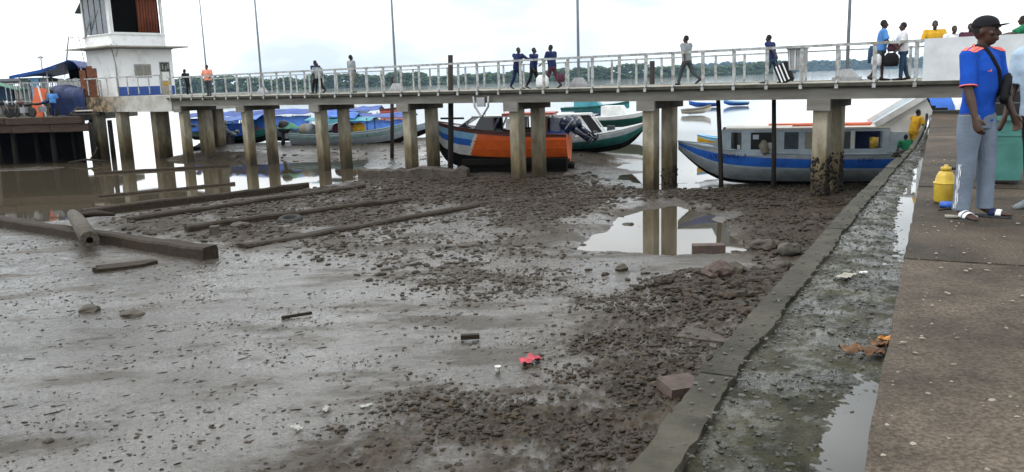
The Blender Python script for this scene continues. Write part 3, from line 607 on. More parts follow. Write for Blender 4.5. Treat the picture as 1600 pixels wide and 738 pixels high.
for a, b, c_ in ((3.2, 2.75, 3.1), (3.42, 2.7, 3.0), (3.58, 2.8, 3.12)): MB().box(X1+.046, X1+.05, Y0+a, Y0+a+.1, b, c_).build('portrait', 'louvre_glass', dr)
MB().box(X1+.035, X1+.05, Y0+3.2, Y0+3.6, 1.7, 1.95).build('notice', 'yellow_paint', dr)
MB().tube([(X1+.05, Y0+.06, Z0), (X1+.05, Y0+.06, 3.0), (X1-.1, Y0-.05, 4.4)], .04, 6).tube([(X1+.06, Y0+.25, 4.4), (X1+.3, Y0+.2, 4.1), (X1+.06, Y0+.15, 3.6)], .02, 5).build('drain_pipe', 'grey_metal', tw)
cb = MB()
for q in range(3): cb.tube([(X0-2.2-q*.3, Y0-.3, 3.4-q*.5), (X0-1.5, Y0-.3, 5.0+q*.1), (X0-.5, Y0-.2, 5.2-q*.2), (X0+.3, Y0-.1, 4.9), (X0+.9+q*.5, Y0-.08, 6.0+q*.3)], .022, 5)
cb.tube([(X0-.3, Y0-.2, 5.1), (X0-.1, Y0-.2, 4.1), (X0+.1, Y0-.2, 3.2)], .025, 5); cb.build('loose_cable', 'grey_metal', tw)
# railing round the platform
for q in range(11):
    s = -17.9+q*1.23; link('railing_post', fpost, tw, (s, -.05, .24))
MB().box(-18.2, -5.3, -.08, -.01, 2.2, 2.27).build('top_rail', 'rail_paint', tw)
la = thing('tower_lamp', 'thin lamp pole with bent arm beside the white tower', 'lamp post', bpt(-10.6, 6.2, 1.12), BA)
MB().tube([(0, 0, 0), (0, 0, 6.1)], [.06, .045], 8).build('pole', 'lamp_metal', la)
MB().tube([(0, 0, 6.1), (-.3, -.2, 6.35), (-.8, -.3, 6.2)], .035, 6).build('arm', 'lamp_metal', la); MB().ball((-.85, -.3, 6.15), (.2, .14, .1), 8, 6).build('lamp_head', 'grey_metal', la)

# ------------------------------------------------------------------ far bank: mangrove wood and blue hills
def bank_line(n, pts):
    pts = np.array(pts, float); d = np.r_[0, np.cumsum(np.hypot(*np.diff(pts, axis=0).T))]; t = np.linspace(0, d[-1], n); return np.interp(t, d, pts[:, 0]), np.interp(t, d, pts[:, 1]), t
def tree_mass(n, pts, hfun, depth, rlo, rhi, m, name, label):
    bx, by, t = bank_line(n, pts); bx = bx+npr.rand(n)*6-3; by = by+npr.rand(n)*depth; H = hfun(bx, t)
    X, Y, Z, RR = [], [], [], []
    for q in range(12):
        hh = npr.rand(n)**.6 if q else np.ones(n)
        X.append(bx+npr.randn(n)*3.5); Y.append(by+npr.randn(n)*3); Z.append(ZW+H*hh*(1 if q < 6 else .4)-1.0); RR.append(rlo+(rhi-rlo)*npr.rand(n)**1.6)
    X, Y, Z, RR = map(np.concatenate, (X, Y, Z, RR))
    P_, F_ = clods(X, Y, Z, RR, np.full(len(X), .75), .42, .3)
    o = link(name, npmesh(name, P_, F_, m, False)); return tag(o, label, kind='stuff')
mat('foliage_far', (.085, .13, .055), (.03, .055, .024), .07, .8, spec=.2, detail=8)
mat('foliage_hill', (.05, .075, .05), (.03, .05, .035), .02, .9, spec=.1)
BK = [(-1300, 1350), (-600, 1380), (-100, 1420), (300, 1500), (600, 1760)]
tree_mass(1500, BK, lambda x, t: 9+19*fbm(t*.007, t*0+3, 4)+9*(vnoise(t*.06, t*0+8)-.5), 40, 1.6, 4.6, 'foliage_far', 'mangrove_wood', 'long green wood of bushy trees lining the far river bank')
hp = []
for q, x in enumerate(np.linspace(500, 3600, 90)):
    yb = 3600+x*.12; hgt = 46*sstep(500, 900, x)*(.72+.45*float(fbm(np.array(x*.0022), np.array(2.0), 4))); hp.append((x, yb, max(1.0, hgt)))
MB().grid([[(x, y, -3), (x, y+60, h*.7), (x, y+200, h), (x, y+700, h*.9), (x, y+1200, -3)] for x, y, h in hp]).build('far_hills', 'foliage_hill'); tag(bpy.data.objects['far_hills'], 'low blue wooded hills beyond the river', kind='structure')
hx = npr.rand(3200)*3000+520; hb = np.interp(hx, [p[0] for p in hp], [p[2] for p in hp])
P_, F_ = clods(hx, 3600+hx*.12+200*npr.rand(3200), hb*npr.rand(3200), 5+9*npr.rand(3200), np.full(3200, .8), .4, .6)
tag(link('hill_wood', npmesh('hill_wood', P_, F_, 'foliage_hill', False)), 'distant wood covering the low blue hills', kind='stuff')

# ------------------------------------------------------------------ boats
def hull(root, st, key, wall=.05, nv=11, floor=None, shape=2.0, gun=None, gun_r=.04, nfine=26):
    """st: (x, half beam, keel z, sheer z) from stern to bow; key(x, v) -> (part name, material)"""
    ns = len(st); vv = [i/(nv-1) for i in range(nv)]
    xs_ = np.array([p[0] for p in st]); fine = np.linspace(xs_[0], xs_[-1], max(nfine, ns*4)); 
    S = [tuple(float(np.interp(x, xs_, [p[k] for p in st])) for k in range(4)) for x in fine]
    def smooth_(k):
        a = [p[k] for p in S]
        for _ in range(3): a = [a[0]]+[(a[i-1]+2*a[i]+a[i+1])/4 for i in range(1, len(a)-1)]+[a[-1]]
        return a
    B, K, Hh = smooth_(1), smooth_(2), smooth_(3)
    prof = lambda v: (1-(1-v)**shape)
    rows = {sg: [[(fine[i], sg*max(.012, B[i]*prof(v)), K[i]+(Hh[i]-K[i])*v) for v in vv] for i in range(len(fine))] for sg in (1, -1)}
    bands = {}
    for i in range(len(fine)-1):
        for j in range(nv-1):
            nm = key((fine[i]+fine[i+1])/2, (vv[j]+vv[j+1])/2)
            for sg in (1, -1):
                mb = bands.setdefault((nm, 0 if nm[0] == 'hull_bottom' else sg), MB())
                r = rows[sg]; q = [r[i][j], r[i][j+1], r[i+1][j+1], r[i+1][j]]; mb.add(q if sg > 0 else q[::-1], [(0, 1, 2, 3)], True)
    r = rows
    tr = [r[1][0][j] for j in range(nv)]+[r[-1][0][j] for j in range(nv-1, 0, -1)]
    MB().add([(p[0], p[1], p[2]) for p in tr], [tuple(range(len(tr)))]).build('transom', key(fine[0], .8)[1], root)
    for ((nm, m_), _), b in bands.items(): b.build(nm, m_, root)
    ins = MB()
    for sg in (1, -1):
        ins.grid([[(p[0], p[1]*.93, p[2]+.02) for p in row[::1]] for row in rows[sg]])
    ins.build('inner_hull', 'bluegrey_cabin', root)
    if floor is not None:
        fl = MB(); pts = []
        for i in range(len(fine)):
            if K[i] < floor < Hh[i]: v = (floor-K[i])/(Hh[i]-K[i]); pts.append((fine[i], B[i]*prof(v)*.96))
        fl.grid([[(x, y, floor), (x, 0, floor+.01), (x, -y, floor)] for x, y in pts]).build('floor', 'grey_wood', root)
    if gun:
        for sg in (1, -1): MB().tube([rows[sg][i][-1] for i in range(len(fine))], gun_r, 6).build('gunwale', gun, root)
    return lambda x: (float(np.interp(x, fine, B)), float(np.interp(x, fine, Hh)), float(np.interp(x, fine, K)))
def place(stern, bow): return math.atan2(bow[1]-stern[1], bow[0]-stern[0])
def sheet(name, m, root, P, thick=.03):
    a = MB().grid(P); b = [[(Vector(p)-Vector((0, 0, thick))) for p in r] for r in P]; a.grid([r[::-1] for r in b])
    A = len(P); Bn = len(P[0])
    edge = [(0, j) for j in range(Bn)]+[(i, Bn-1) for i in range(1, A)]+[(A-1, j) for j in range(Bn-2, -1, -1)]+[(i, 0) for i in range(A-2, 0, -1)]
    n_ = len(edge); vs = [P[i][j] for i, j in edge]+[b[i][j] for i, j in edge]
    a.add(vs, [(k, (k+1) % n_, (k+1) % n_+n_, k+n_) for k in range(n_)]); return a.build(name, m, root)
def tarp(name, m, root, x0, x1, y0, y1, zf, nx_=14, ny_=10, amp=.05, seed=0):
    P = []
    for i in range(nx_+1):
        row = []
        for j in range(ny_+1):
            x = x0+(x1-x0)*i/nx_; y = y0+(y1-y0)*j/ny_; z = zf(i/nx_, j/ny_)+amp*(mnoise.noise((x*1.3+seed, y*1.3, seed*2.1))+.5*mnoise.noise((x*3.1, y*3.1+seed, 4))); row.append((x, y, z))
        P.append(row)
    return sheet(name, m, root, P)
def outboard(root_or_none, label, loc, rz, tilt, col='engine_navy', group=None, s=1.0, parent=None):
    t = thing('outboard_motor', label, 'outboard motor', loc, rz, group) if parent is None else parent
    M = Matrix.Rotation(R(tilt), 4, 'Y') @ Matrix.Scale(s, 4)
    def tr(mb): mb.v = [tuple(M @ Vector(p)) for p in mb.v]; return mb
    tr(MB().tube([(0, 0, .12), (0, 0, .22), (-.02, 0, .42), (-.03, 0, .6), (-.02, 0, .68)], [(.2, .15), (.27, .2), (.29, .21), (.25, .18), (.12, .09)], 12, flat=(1, 0, 0), round_ends=False)).build('cowling', col, t)
    tr(MB().box(-.29, .22, -.205, .205, .3, .345, bev=.08)).build('band', 'engine_grey', t)
    tr(MB().tube([(.0, 0, .12), (-.02, 0, -.2), (-.03, 0, -.62)], [(.14, .09), (.1, .06), (.09, .04)], 8, flat=(1, 0, 0))).build('leg', col, t)
    tr(MB().tube([(.16, 0, -.66), (.0, 0, -.66), (-.2, 0, -.66)], [.03, .07, .04], 8).box(-.22, .08, -.12, .12, -.47, -.45)).build('gearcase', col, t)
    pr = MB()
    for q in range(3):
        a = q*2.094; pr.bar((-.21, 0, -.66), (-.24, .15*math.cos(a), -.66+.15*math.sin(a)), .1, .012, (1, .5, 0))
    tr(pr).build('propeller', 'engine_grey', t)
    tr(MB().box(.1, .26, -.1, .1, -.12, .12)).build('clamp_bracket', 'engine_grey', t)
    return t

# orange and white launch, bow to the left
st, bw = (2.75, 38.0), (-3.45, 39.35); rz = place(st, bw)
ob = thing('orange_launch', 'orange launch with white bow, blue stripe and red cabin roof behind the bridge', 'boat', (st[0], st[1], 0), rz)
def ok_(x, v):
    if v < .37: return ('hull_bottom', 'black_bottom')
    if x > 4.75+(v-.28)*-.9:
        if v > .9: return ('sheer_strake', 'darkred')
        if .6 < v < .76: return ('blue_stripe', 'blue_stripe')
        if .76 <= v < .91: return ('pale_stripe', 'lightblue_stripe')
        return ('bow_panel', 'white_hull')
    if v > .92: return ('sheer_strake', 'darkred')
    if x > 4.62+(v-.28)*-.9 : return ('bow_edge', 'roof_white')
    return ('side_panel', 'orange_hull')
f = hull(ob, [(0, .95, -2.7, -1.12), (1.2, 1.08, -2.74, -1.08), (2.6, 1.12, -2.76, -1.0), (4.0, 1.02, -2.74, -.88), (5.1, .75, -2.66, -.72), (5.9, .36, -2.3, -.56), (6.35, .03, -1.5, -.46)], ok_, nv=26, floor=-1.75, gun='darkred', shape=2.3, nfine=90)
for z in (-1.35, -1.72):
    for sg in (1, -1): MB().tube([(x, sg*(f(x)[0]*(1-(1-(z-f(x)[2])/(f(x)[1]-f(x)[2]))**2.3)+.012), z) for x in np.linspace(.03, 4.3, 14)], .018, 5).build('rubbing_strake', 'orange_hull', ob)
RZ_, WL = -.3, .86
MB().prism([(.7, -.9), (4.05, -.86), (4.4, -.6), (4.4, .6), (4.05, .86), (.7, .9)], RZ_, RZ_+.06).build('cabin_roof', 'white_hull', ob)
MB().box(.6, 2.95, -.8, .8, RZ_+.063, RZ_+.15, bev=.05).build('roof_rack', 'red_roof', ob)
cp = MB()
for x in (.9, 2.05, 3.3): 
    for sg in (1, -1): cp.bar((x, sg*.88, -1.0), (x, sg*.84, RZ_), .07, .07)
tag(cp.build('cabin_posts', 'darkred', ob), None, kind='stuff')
for sg in (1, -1):
    MB().add([(3.3, sg*.87, -.92), (4.3, sg*.8, -.85), (3.95, sg*.8, RZ_), (3.3, sg*.83, RZ_)], [(0, 1, 2, 3)]).build('side_window', 'dark_glass', ob)
    MB().bar((3.32, sg*.9, -.9), (3.05, sg*.86, RZ_), .3, .04, (1, 0, 0)).build('slanted_pillar', 'engine_navy', ob)
    MB().box(1.0, 2.9, sg*.84-.02, sg*.84+.02, -1.02, -.86).build('side_board', 'old_wood', ob)
    MB().box(2.1, 2.75, sg*.855-.012, sg*.855+.012, -.86, -.38).build('window_pane', 'white_paint', ob)
    MB().bar((5.05, sg*.62, -.74), (4.3, sg*.72, RZ_+.02), .07, .05).build('windscreen_frame', 'engine_grey', ob)
MB().add([(5.0, -.6, -.74), (5.0, .6, -.74), (4.3, .7, RZ_), (4.3, -.7, RZ_)], [(0, 1, 2, 3)]).build('windscreen', 'sky_glass', ob)
MB().grid([[(4.3, -.95, -.86), (4.3, 0, -.8), (4.3, .95, -.86)], [(5.5, -.5, -.68), (5.5, 0, -.62), (5.5, .5, -.68)], [(6.3, -.03, -.5), (6.3, 0, -.48), (6.3, .03, -.5)]]).build('foredeck', 'white_hull', ob)
MB().bar((5.0, -.3, -.36), (6.1, -.15, -.34), .05, .09).build('deck_plank', 'black', ob)
MB().box(.95, 1.5, -.5, .5, -1.75, -.3, bev=.06).build('engine_box', 'black', ob)
MB().box(.35, .9, -.75, .1, -1.75, -.4, bev=.05).build('locker', 'engine_grey', ob)
tarp('stern_tarp', 'blue_tarp', ob, .05, 1.2, -.9, .9, lambda a, b: -1.0+.12*math.sin(b*6), amp=.05, seed=3)
MB().tube([(1.25, .2, -.6), (1.25, .2, .1)], .12, 8).ball((1.25, .2, .1), .2).build('exhaust_stack', 'black', ob)
for x, z in ((3.0, 0), (3.9, -.08)): MB().tube([(x, 0, RZ_+.03), (x, 0, z)], .012, 5).build('aerial', 'black', ob)
outboard(None, 'navy outboard motor tilted up on the orange launch, nearer the stern corner', (3.0, 37.75, -1.0), rz, 52, s=1.2, group='navy outboard motors at the orange stern')
outboard(None, 'navy outboard motor tilted up between the orange launch and the green boat', (3.35, 38.4, -.98), rz-.2, 56, s=1.2, group='navy outboard motors at the orange stern')

cr = thing('shadow_filler', 'added black bars that fill in the shadow under the orange launch', 'filler', (0, 0, 0))  # black bars added to thicken the dark shade beneath the launch
for q in range(5): MB().bar((-2.4+q*.05, 38.5+q*.25, -2.62), (2.9, 37.3+q*.25, -2.62), .22, .34+.05*(q % 2)).build('shadow_bar', 'black_bottom', cr)
for q in range(3): MB().bar((-2.1, 37.3-.25*(q == 2), -2.72+q*.26), (2.5, 36.4-.2*(q == 2), -2.72+q*.26), .3, .25).build('shadow_bar', 'black_bottom', cr)
for q in range(6): MB().bar((-1.9+q*.85, 37.55-q*.19, -2.5), (-1.9+q*.85+.3, 38.9-q*.19, -2.5), .22, .5).build('shadow_cross_bar', 'black_bottom', cr)

# green boat with white cabin, bow to the right
st, bw = (1.35, 43.1), (6.75, 42.2); rz = place(st, bw)
gb = thing('green_boat', 'green hulled boat with white top strake and raked white cabin', 'boat', (st[0], st[1], 0), rz)
def gk(x, v): return ('hull_bottom', 'black_bottom') if v < .3 else ('side_panel', 'green_hull') if v < .7 else ('top_strake', 'grey_hull') if v < .9 else ('sheer_strake', 'white_hull')
hull(gb, [(0, .9, -2.46, -1.66), (1.6, 1.05, -2.5, -1.6), (3.2, 1.02, -2.46, -1.46), (4.4, .74, -2.3, -1.28), (5.1, .36, -1.95, -1.13), (5.5, .03, -1.4, -1.02)], gk, nv=21, floor=-1.9, gun='white_hull', shape=2.4)
for (x0, x1, x2, x3, m_, nm) in ((1.2, 1.9, 1.3, .85, 'white_hull', 'cabin_panel'), (1.95, 2.95, 2.35, 1.4, 'white_paint', 'cabin_panel')):
    MB().add([(x0, -.72, -1.5), (x1, -.72, -1.48), (x2, -.66, -.52), (x3, -.66, -.5), (x0, .72, -1.5), (x1, .72, -1.48), (x2, .66, -.52), (x3, .66, -.5)], [(0, 1, 2, 3), (7, 6, 5, 4), (0, 4, 5, 1), (1, 5, 6, 2), (2, 6, 7, 3), (3, 7, 4, 0)]).build(nm, m_, gb)
MB().add([(2.98, -.7, -1.4), (3.5, -.68, -1.36), (2.85, -.64, -.5), (2.38, -.64, -.5)], [(0, 1, 2, 3)]).build('cabin_window', 'black', gb)
MB().bar((3.55, -.69, -1.38), (2.9, -.65, -.46), .12, .06, (1, 0, 0)).bar((2.3, -.66, -.46), (2.95, -.66, -.46), .06, .1).build('window_frame', 'white_paint', gb); MB().bar((3.55, .69, -1.38), (2.9, .65, -.46), .12, .06, (1, 0, 0)).build('window_frame', 'white_paint', gb)
MB().box(.9, 2.9, -.7, .7, -.5, -.44, bev=.05).build('cabin_roof', 'white_paint', gb)
MB().grid([[(3.4, -.9, -1.44), (3.4, 0, -1.36), (3.4, .9, -1.44)], [(4.6, -.6, -1.25), (4.6, 0, -1.18), (4.6, .6, -1.25)], [(5.45, -.04, -1.04), (5.45, 0, -1.03), (5.45, .04, -1.04)]]).build('foredeck', 'grey_hull', gb)
MB().box(3.7, 4.1, -.2, .2, -1.35, -1.1, bev=.04).build('hatch', 'cloth_dgrey', gb); MB().box(.15, .9, -.6, .4, -1.6, -.85, bev=.05).build('cargo_box', 'navy_tarp', gb)

# blue and grey passenger boat moored along the quay, bow to the left
st, bw = (15.6, 28.6), (6.35, 31.3); rz = place(st, bw)
pb = thing('passenger_boat', 'long grey passenger boat with blue hull stripe and covered cabin by the quay', 'boat', (st[0], st[1], 0), rz)
LB = math.hypot(bw[0]-st[0], bw[1]-st[1])
def pk(x, v):
    if v < .12: return ('hull_bottom', 'black_bottom')
    if v < .53: return ('lower_side', 'grey_hull')
    if v < .59: return ('pale_line', 'bluegrey_cabin')
    if v < .84: return ('blue_stripe', 'blue_stripe')
    return ('top_strake', 'grey_hull')
fpb = hull(pb, [(0, 1.0, -2.68, -1.45), (2.5, 1.15, -2.72, -1.53), (5.0, 1.15, -2.73, -1.53), (6.8, .98, -2.72, -1.46), (8.1, .84, -2.66, -1.34), (9.0, .42, -2.1, -1.22), (LB, .02, -1.42, -1.12)], pk, nv=34, floor=-2.2, gun='bluegrey_cabin', shape=2.5)
CT = -.66
MB().prism([(2.5, -1.04), (7.2, -1.04), (7.9, -.8), (7.9, .8), (7.2, 1.04), (2.5, 1.04)], CT, CT+.05).build('cabin_roof', 'roof_white', pb)
MB().box(2.6, 6.4, -.98, -.4, CT+.053, CT+.1, bev=.02).build('roof_walkway', 'orange_strip', pb)
MB().box(3.0, 5.6, .15, .3, CT+.053, CT+.11, bev=.02).build('roof_plank', 'orange_strip', pb)
yw = lambda x: 1.0 if x < 7.1 else 1.0-.3*(x-7.1)
for sg in (1, -1):
    def wall(a, b, z0, z1, th, nm, m_, of=0):
        ya, yb = sg*(yw(a)+of), sg*(yw(b)+of); MB().add([(a, ya-th, z0), (b, yb-th, z0), (b, yb+th, z0), (a, ya+th, z0), (a, ya-th, z1), (b, yb-th, z1), (b, yb+th, z1), (a, ya+th, z1)], [(0, 3, 2, 1), (4, 5, 6, 7), (0, 1, 5, 4), (1, 2, 6, 5), (2, 3, 7, 6), (3, 0, 4, 7)]).build(nm, m_, pb)
    for a, b in ((2.5, 7.1), (7.1, 7.9)):
        wall(a, b, CT-.1, CT-.002, .02, 'cant_rail', 'bluegrey_cabin'); wall(a, b, -1.58, -1.36, .02, 'side_board', 'bluegrey_cabin')
    for a, b in ((2.5, 2.7), (3.58, 3.72), (4.1, 4.25), (5.2, 5.41), (5.89, 6.2), (7.02, 7.34), (7.70, 7.9)): wall(a, b, -1.36, CT-.1, .018, 'window_post', 'bluegrey_cabin' if a != 3.58 else 'white_hull')
    for a, b, m_ in ((6.2, 7.02, 'dark_glass'), (7.34, 7.7, 'dark_glass'), (5.41, 5.89, 'sky_glass'), (4.25, 5.2, 'louvre_glass'), (3.72, 4.1, 'sky_glass')): wall(a, b, -1.36, CT-.1, .007, 'window_pane', m_)
    wall(6.22, 6.5, -1.34, -1.12, .004, 'window_sticker', 'white_hull', .012*1); wall(6.75, 6.95, -1.0, -.84, .004, 'window_sticker', 'bluegrey_cabin', .012); wall(7.38, 7.48, -1.34, -1.2, .004, 'window_sticker', 'white_hull', .012)
    for q in range(3): wall(5.5, 5.8, -1.3+q*.16, -1.24+q*.16, .004, 'window_sticker', 'cloth_dgrey', .012)
    y = sg*.76
    MB().add([(7.9, y, -1.5), (8.4, y*.9, -1.4), (8.02, y*.98, CT), (7.9, y, CT)], [(0, 1, 2, 3)]).build('cabin_front', 'bluegrey_cabin', pb)
MB().add([(8.4, -.68, -1.4), (8.4, .68, -1.4), (8.0, .74, CT), (8.0, -.74, CT)], [(0, 1, 2, 3)]).build('windscreen', 'sky_glass', pb)
MB().box(2.55, 3.7, -.9, -.86, -2.1, CT-.1).build('inner_bulkhead', 'navy_tarp', pb)
MB().grid([[(7.9, -.8, -1.42), (7.9, 0, -1.36), (7.9, .8, -1.42)], [(8.7, -.5, -1.3), (8.7, 0, -1.22), (8.7, .5, -1.3)], [(9.5, -.06, -1.16), (9.5, 0, -1.14), (9.5, .06, -1.16)]]).build('foredeck', 'bluegrey_cabin', pb)
MB().tube([(6.55, 1.06, -1.05), (6.6, 1.12, -1.2), (6.52, 1.12, -1.45), (6.58, 1.1, -1.52)], [.09, .16, .14, .06], 8).build('hanging_bag', 'cloth_khaki', pb)
MB().tube([(2.95, .8, -1.36), (2.95, .8, -.98)], [.14, .16], 10).build('yellow_bucket', 'plastic_yellow', pb); MB().tube([(2.95, .8, -1.7), (2.95, .8, -1.37)], [.16, .16], 10).build('blue_drum', 'plastic_blue', pb)
# raised raked helm at the stern
for sg in (1, -1):
    y = sg*.97
    MB().bar((2.95, y, CT+.1), (1.35, y, .46), .14, .2, (1, 0, 1)).build('raked_rail', 'white_paint', pb)
    MB().add([(2.8, y*.97, CT+.055), (1.45, y*.97, .38), (1.2, y*.97, -.1), (1.1, y*.97, CT-.15), (2.5, y*.97, CT-.15), (2.5, y*.97, CT+.055)], [(0, 1, 2, 3, 4, 5)]).build('side_panel', 'white_paint', pb)
    for z in (-.02, -.5): MB().box(.75, 1.12, y-.02, y+.02, z-.34, z).build('rear_window', 'black', pb)
    MB().box(.7, 2.5, y-.015, y+.015, -1.6, CT-.16).build('rear_panel', 'bluegrey_cabin', pb)
MB().add([(2.9, -.9, CT+.06), (2.9, .9, CT+.06), (1.4, .9, .42), (1.4, -.9, .42)], [(0, 1, 2, 3)]).build('raked_windscreen', 'bluegrey_cabin', pb)
def text_part(name, txt, size, M, m, parent, ext=.002):
    c = bpy.data.curves.new(name, 'FONT'); c.body = txt; c.size = size; c.extrude = ext; c.align_x = 'LEFT'; c.shear = .25
    o = bpy.data.objects.new(name, c); COL.objects.link(o); dg = bpy.context.evaluated_depsgraph_get(); me = bpy.data.meshes.new_from_object(o.evaluated_get(dg)); bpy.data.objects.remove(o)
    me.name = name; me.materials.clear(); me.materials.append(MATS[m]); o = link(name, me, parent); o.matrix_local = M; return o
# names on the side facing the camera (local +y side, read from bow to stern)
Mt = Matrix(((-1, 0, 0, 0), (0, 0, 1, 0), (0, 1, 0, 0), (0, 0, 0, 1)))
text_part('lettering', 'AN EZAMLL  2', .21, Matrix.Translation((8.5, .80, -1.66)) @ Matrix.Rotation(R(-9.5), 4, 'Z') @ Mt, 'cloth_navy', pb)
text_part('lettering', 'CP.GI', .2, Matrix.Translation((3.5, 1.17, -1.8)) @ Mt, 'cloth_navy', pb)

# small yellow and blue boat behind the passenger boat's bow
st, bw = (12.4, 42.6), (9.75, 43.2); rz = place(st, bw)
yb = thing('yellow_boat', 'small open boat with yellow hull and pale blue rim behind the bow', 'boat', (st[0], st[1], 0), rz)
hull(yb, [(0, .6, -2.7, -2.0), (1.2, .65, -2.75, -1.98), (2.1, .4, -2.6, -1.86), (2.72, .02, -2.1, -1.74)], lambda x, v: ('side_panel', 'yellow_paint') if v < .78 else ('rim', 'lightblue_stripe'), nv=14, floor=-2.4, gun='lightblue_stripe')

# long pale green boat on the bank left of centre, bow to the right
st, bw = (-14.1, 54.6), (-6.3, 53.2); rz = place(st, bw)
lg = thing('long_cargo_boat', 'long pale green wooden boat lying on the bank under teal awning', 'boat', (st[0], st[1], 0), rz)
hull(lg, [(0, .6, -2.6, -1.62), (1.5, .85, -2.7, -1.72), (4, .95, -2.72, -1.66), (6, .75, -2.66, -1.5), (7.3, .36, -2.45, -1.26), (7.95, .03, -2.0, -1.1)], lambda x, v: ('hull_bottom', 'darkred' if x < 3 else 'black_bottom') if v < .3 else ('side_panel', 'grey_hull') if v < .62 else ('top_strake', 'palegreen_hull') if v < .88 else ('rim', 'bluegrey_cabin'), nv=18, floor=-2.3, gun='palegreen_hull')
for i, x in enumerate((1.6, 3.4, 5.0)):
    MB().bar((x, -.8, -1.85), (x, .8, -1.85), .2, .05).build('seat', 'grey_wood', lg)
    for sg in (1, -1): MB().tube([(x+.4, sg*.75, -1.9), (x+.4, sg*.72, -.75)], .03, 5).build('awning_post', 'old_wood', lg)
tarp('awning', 'teal_tarp', lg, 1.3, 5.7, -.95, .95, lambda a, b: -.78+.16*math.sin(b*3.14)-.1*a, amp=.07, seed=5)
tarp('blue_awning', 'blue_tarp_bright', lg, 2.4, 4.6, -.7, .8, lambda a, b: -.5+.32*(1-abs(b-.5)*2)-.25*a, amp=.06, seed=9)
for x, m_ in ((4.5, 'cloth_yellow'), (4.0, 'cloth_khaki'), (3.2, 'cloth_maroon'), (1.2, 'cloth_grey'), (.9, 'cloth_khaki')): MB().ball((x, .15, -1.42), (.48, .5, .4), 9, 6).build('cargo_sack', m_, lg)
tarp('engine_cover', 'green_tarp', lg, -.55, .45, -.45, .5, lambda a, b: -1.3+.35*math.sin(a*3.14)*math.sin(b*3.14), amp=.08, seed=2)
om = outboard(None, 'black outboard motor hanging on the stern of the long pale green boat', (-14.65, 54.6, -1.75), rz, 8, 'black', None, 1.4)

# boats under blue tarpaulins further left
def tarped(label, st, bw, mhull, m1, m2, seed, zt):
    rz = place(st, bw); t = thing('covered_boat', label, 'boat', (st[0], st[1], 0), rz); Lh = math.hypot(bw[0]-st[0], bw[1]-st[1])
    hull(t, [(0, .7, -2.5, -1.8), (Lh*.4, .95, -2.6, -1.82), (Lh*.75, .7, -2.55, -1.66), (Lh, .03, -2.0, -1.35)], lambda x, v: ('hull_bottom', 'black_bottom') if v < .45 else ('side_panel', mhull), nv=12, floor=-2.2, gun=mhull)
    for x in (.6, Lh*.4, Lh*.7):
        for sg in (1, -1): MB().tube([(x, sg*.8, -1.9), (x, sg*.75, zt-.1)], .03, 5).build('awning_post', 'old_wood', t)
    tarp('tarpaulin', m1, t, -.3, Lh*.8, -1.15, 1.15, lambda a, b: zt+.3*(1-abs(b-.5)*2)+.1*a, amp=.1, seed=seed)
    tarp('hanging_tarpaulin', m2, t, 0, Lh*.7, -1.2, -.9, lambda a, b: zt-.9*(1-b)-.1, amp=.12, seed=seed+4)
    tarp('folded_tarpaulin', m2, t, Lh*.15, Lh*.5, -1.0, .9, lambda a, b: zt-.6+.3*math.sin(b*3.1), amp=.15, seed=seed+7)
    for q in range(4): MB().ball((.8+q*.9, rng.uniform(-.3, .3), -1.75), (.45, .5, .4), 8, 6).build('cargo_sack', rng.choice(['cloth_khaki', 'cloth_grey', 'cloth_maroon', 'cloth_white']), t)
    return t
tarped('boat under a broad blue tarpaulin, leftmost beneath the bridge', (-24.6, 65.5), (-18.2, 64.0), 'palegreen_hull', 'blue_tarp', 'blue_tarp_bright', 11, -.75)
tarped('boat under bright blue tarpaulin just left of the long pale green boat', (-18.6, 62.2), (-12.4, 61.6), 'bluegrey_cabin', 'blue_tarp', 'blue_tarp_bright', 23, -.62)
tarped('boat with patched blue cover between the netting heap and bright tarpaulin', (-21.6, 61.0), (-16.6, 60.2), 'green_hull', 'blue_tarp_bright', 'blue_tarp', 31, -.95)
tarped('boat under blue cover farthest back behind the long pale green boat', (-14.6, 66.0), (-8.6, 65.2), 'grey_hull', 'blue_tarp', 'teal_tarp', 47, -.7)
tarped('boat with low blue cover behind the teal awning', (-11.2, 59.2), (-5.4, 58.4), 'bluegrey_cabin', 'blue_tarp', 'blue_tarp_bright', 53, -1.0)
nb = thing('stern_motor_heap', 'dark outboard motors heaped with grey netting beside the blue tarpaulins', 'motor heap', (-20.3, 58.5, -2.3))
nn = MB()
for q in range(46): 
    a = rng.random(); nn.ball((rng.gauss(0, .55), rng.gauss(0, .4), .5+rng.random()**1.3*1.15*(1-a*.4)), (rng.uniform(.1, .26), rng.uniform(.1, .24), rng.uniform(.06, .2)), 7, 5)
tag(nn.build('netting', 'net_grey', nb), None, kind='stuff')
MB().box(-1.0, 1.0, -.5, .5, -.2, .42, bev=.12).build('crate_base', 'black', nb)
MB().tube([(-.3, -.5, .4), (-.35, -.6, .9), (-.2, -.5, 1.2)], [(.2, .2), (.3, .25), (.12, .12)], 9).tube([(.55, -.45, .3), (.6, -.5, .75), (.55, -.4, 1.0)], [(.2, .2), (.28, .24), (.12, .12)], 9).build('motor_cowling', 'cloth_dgrey', nb)

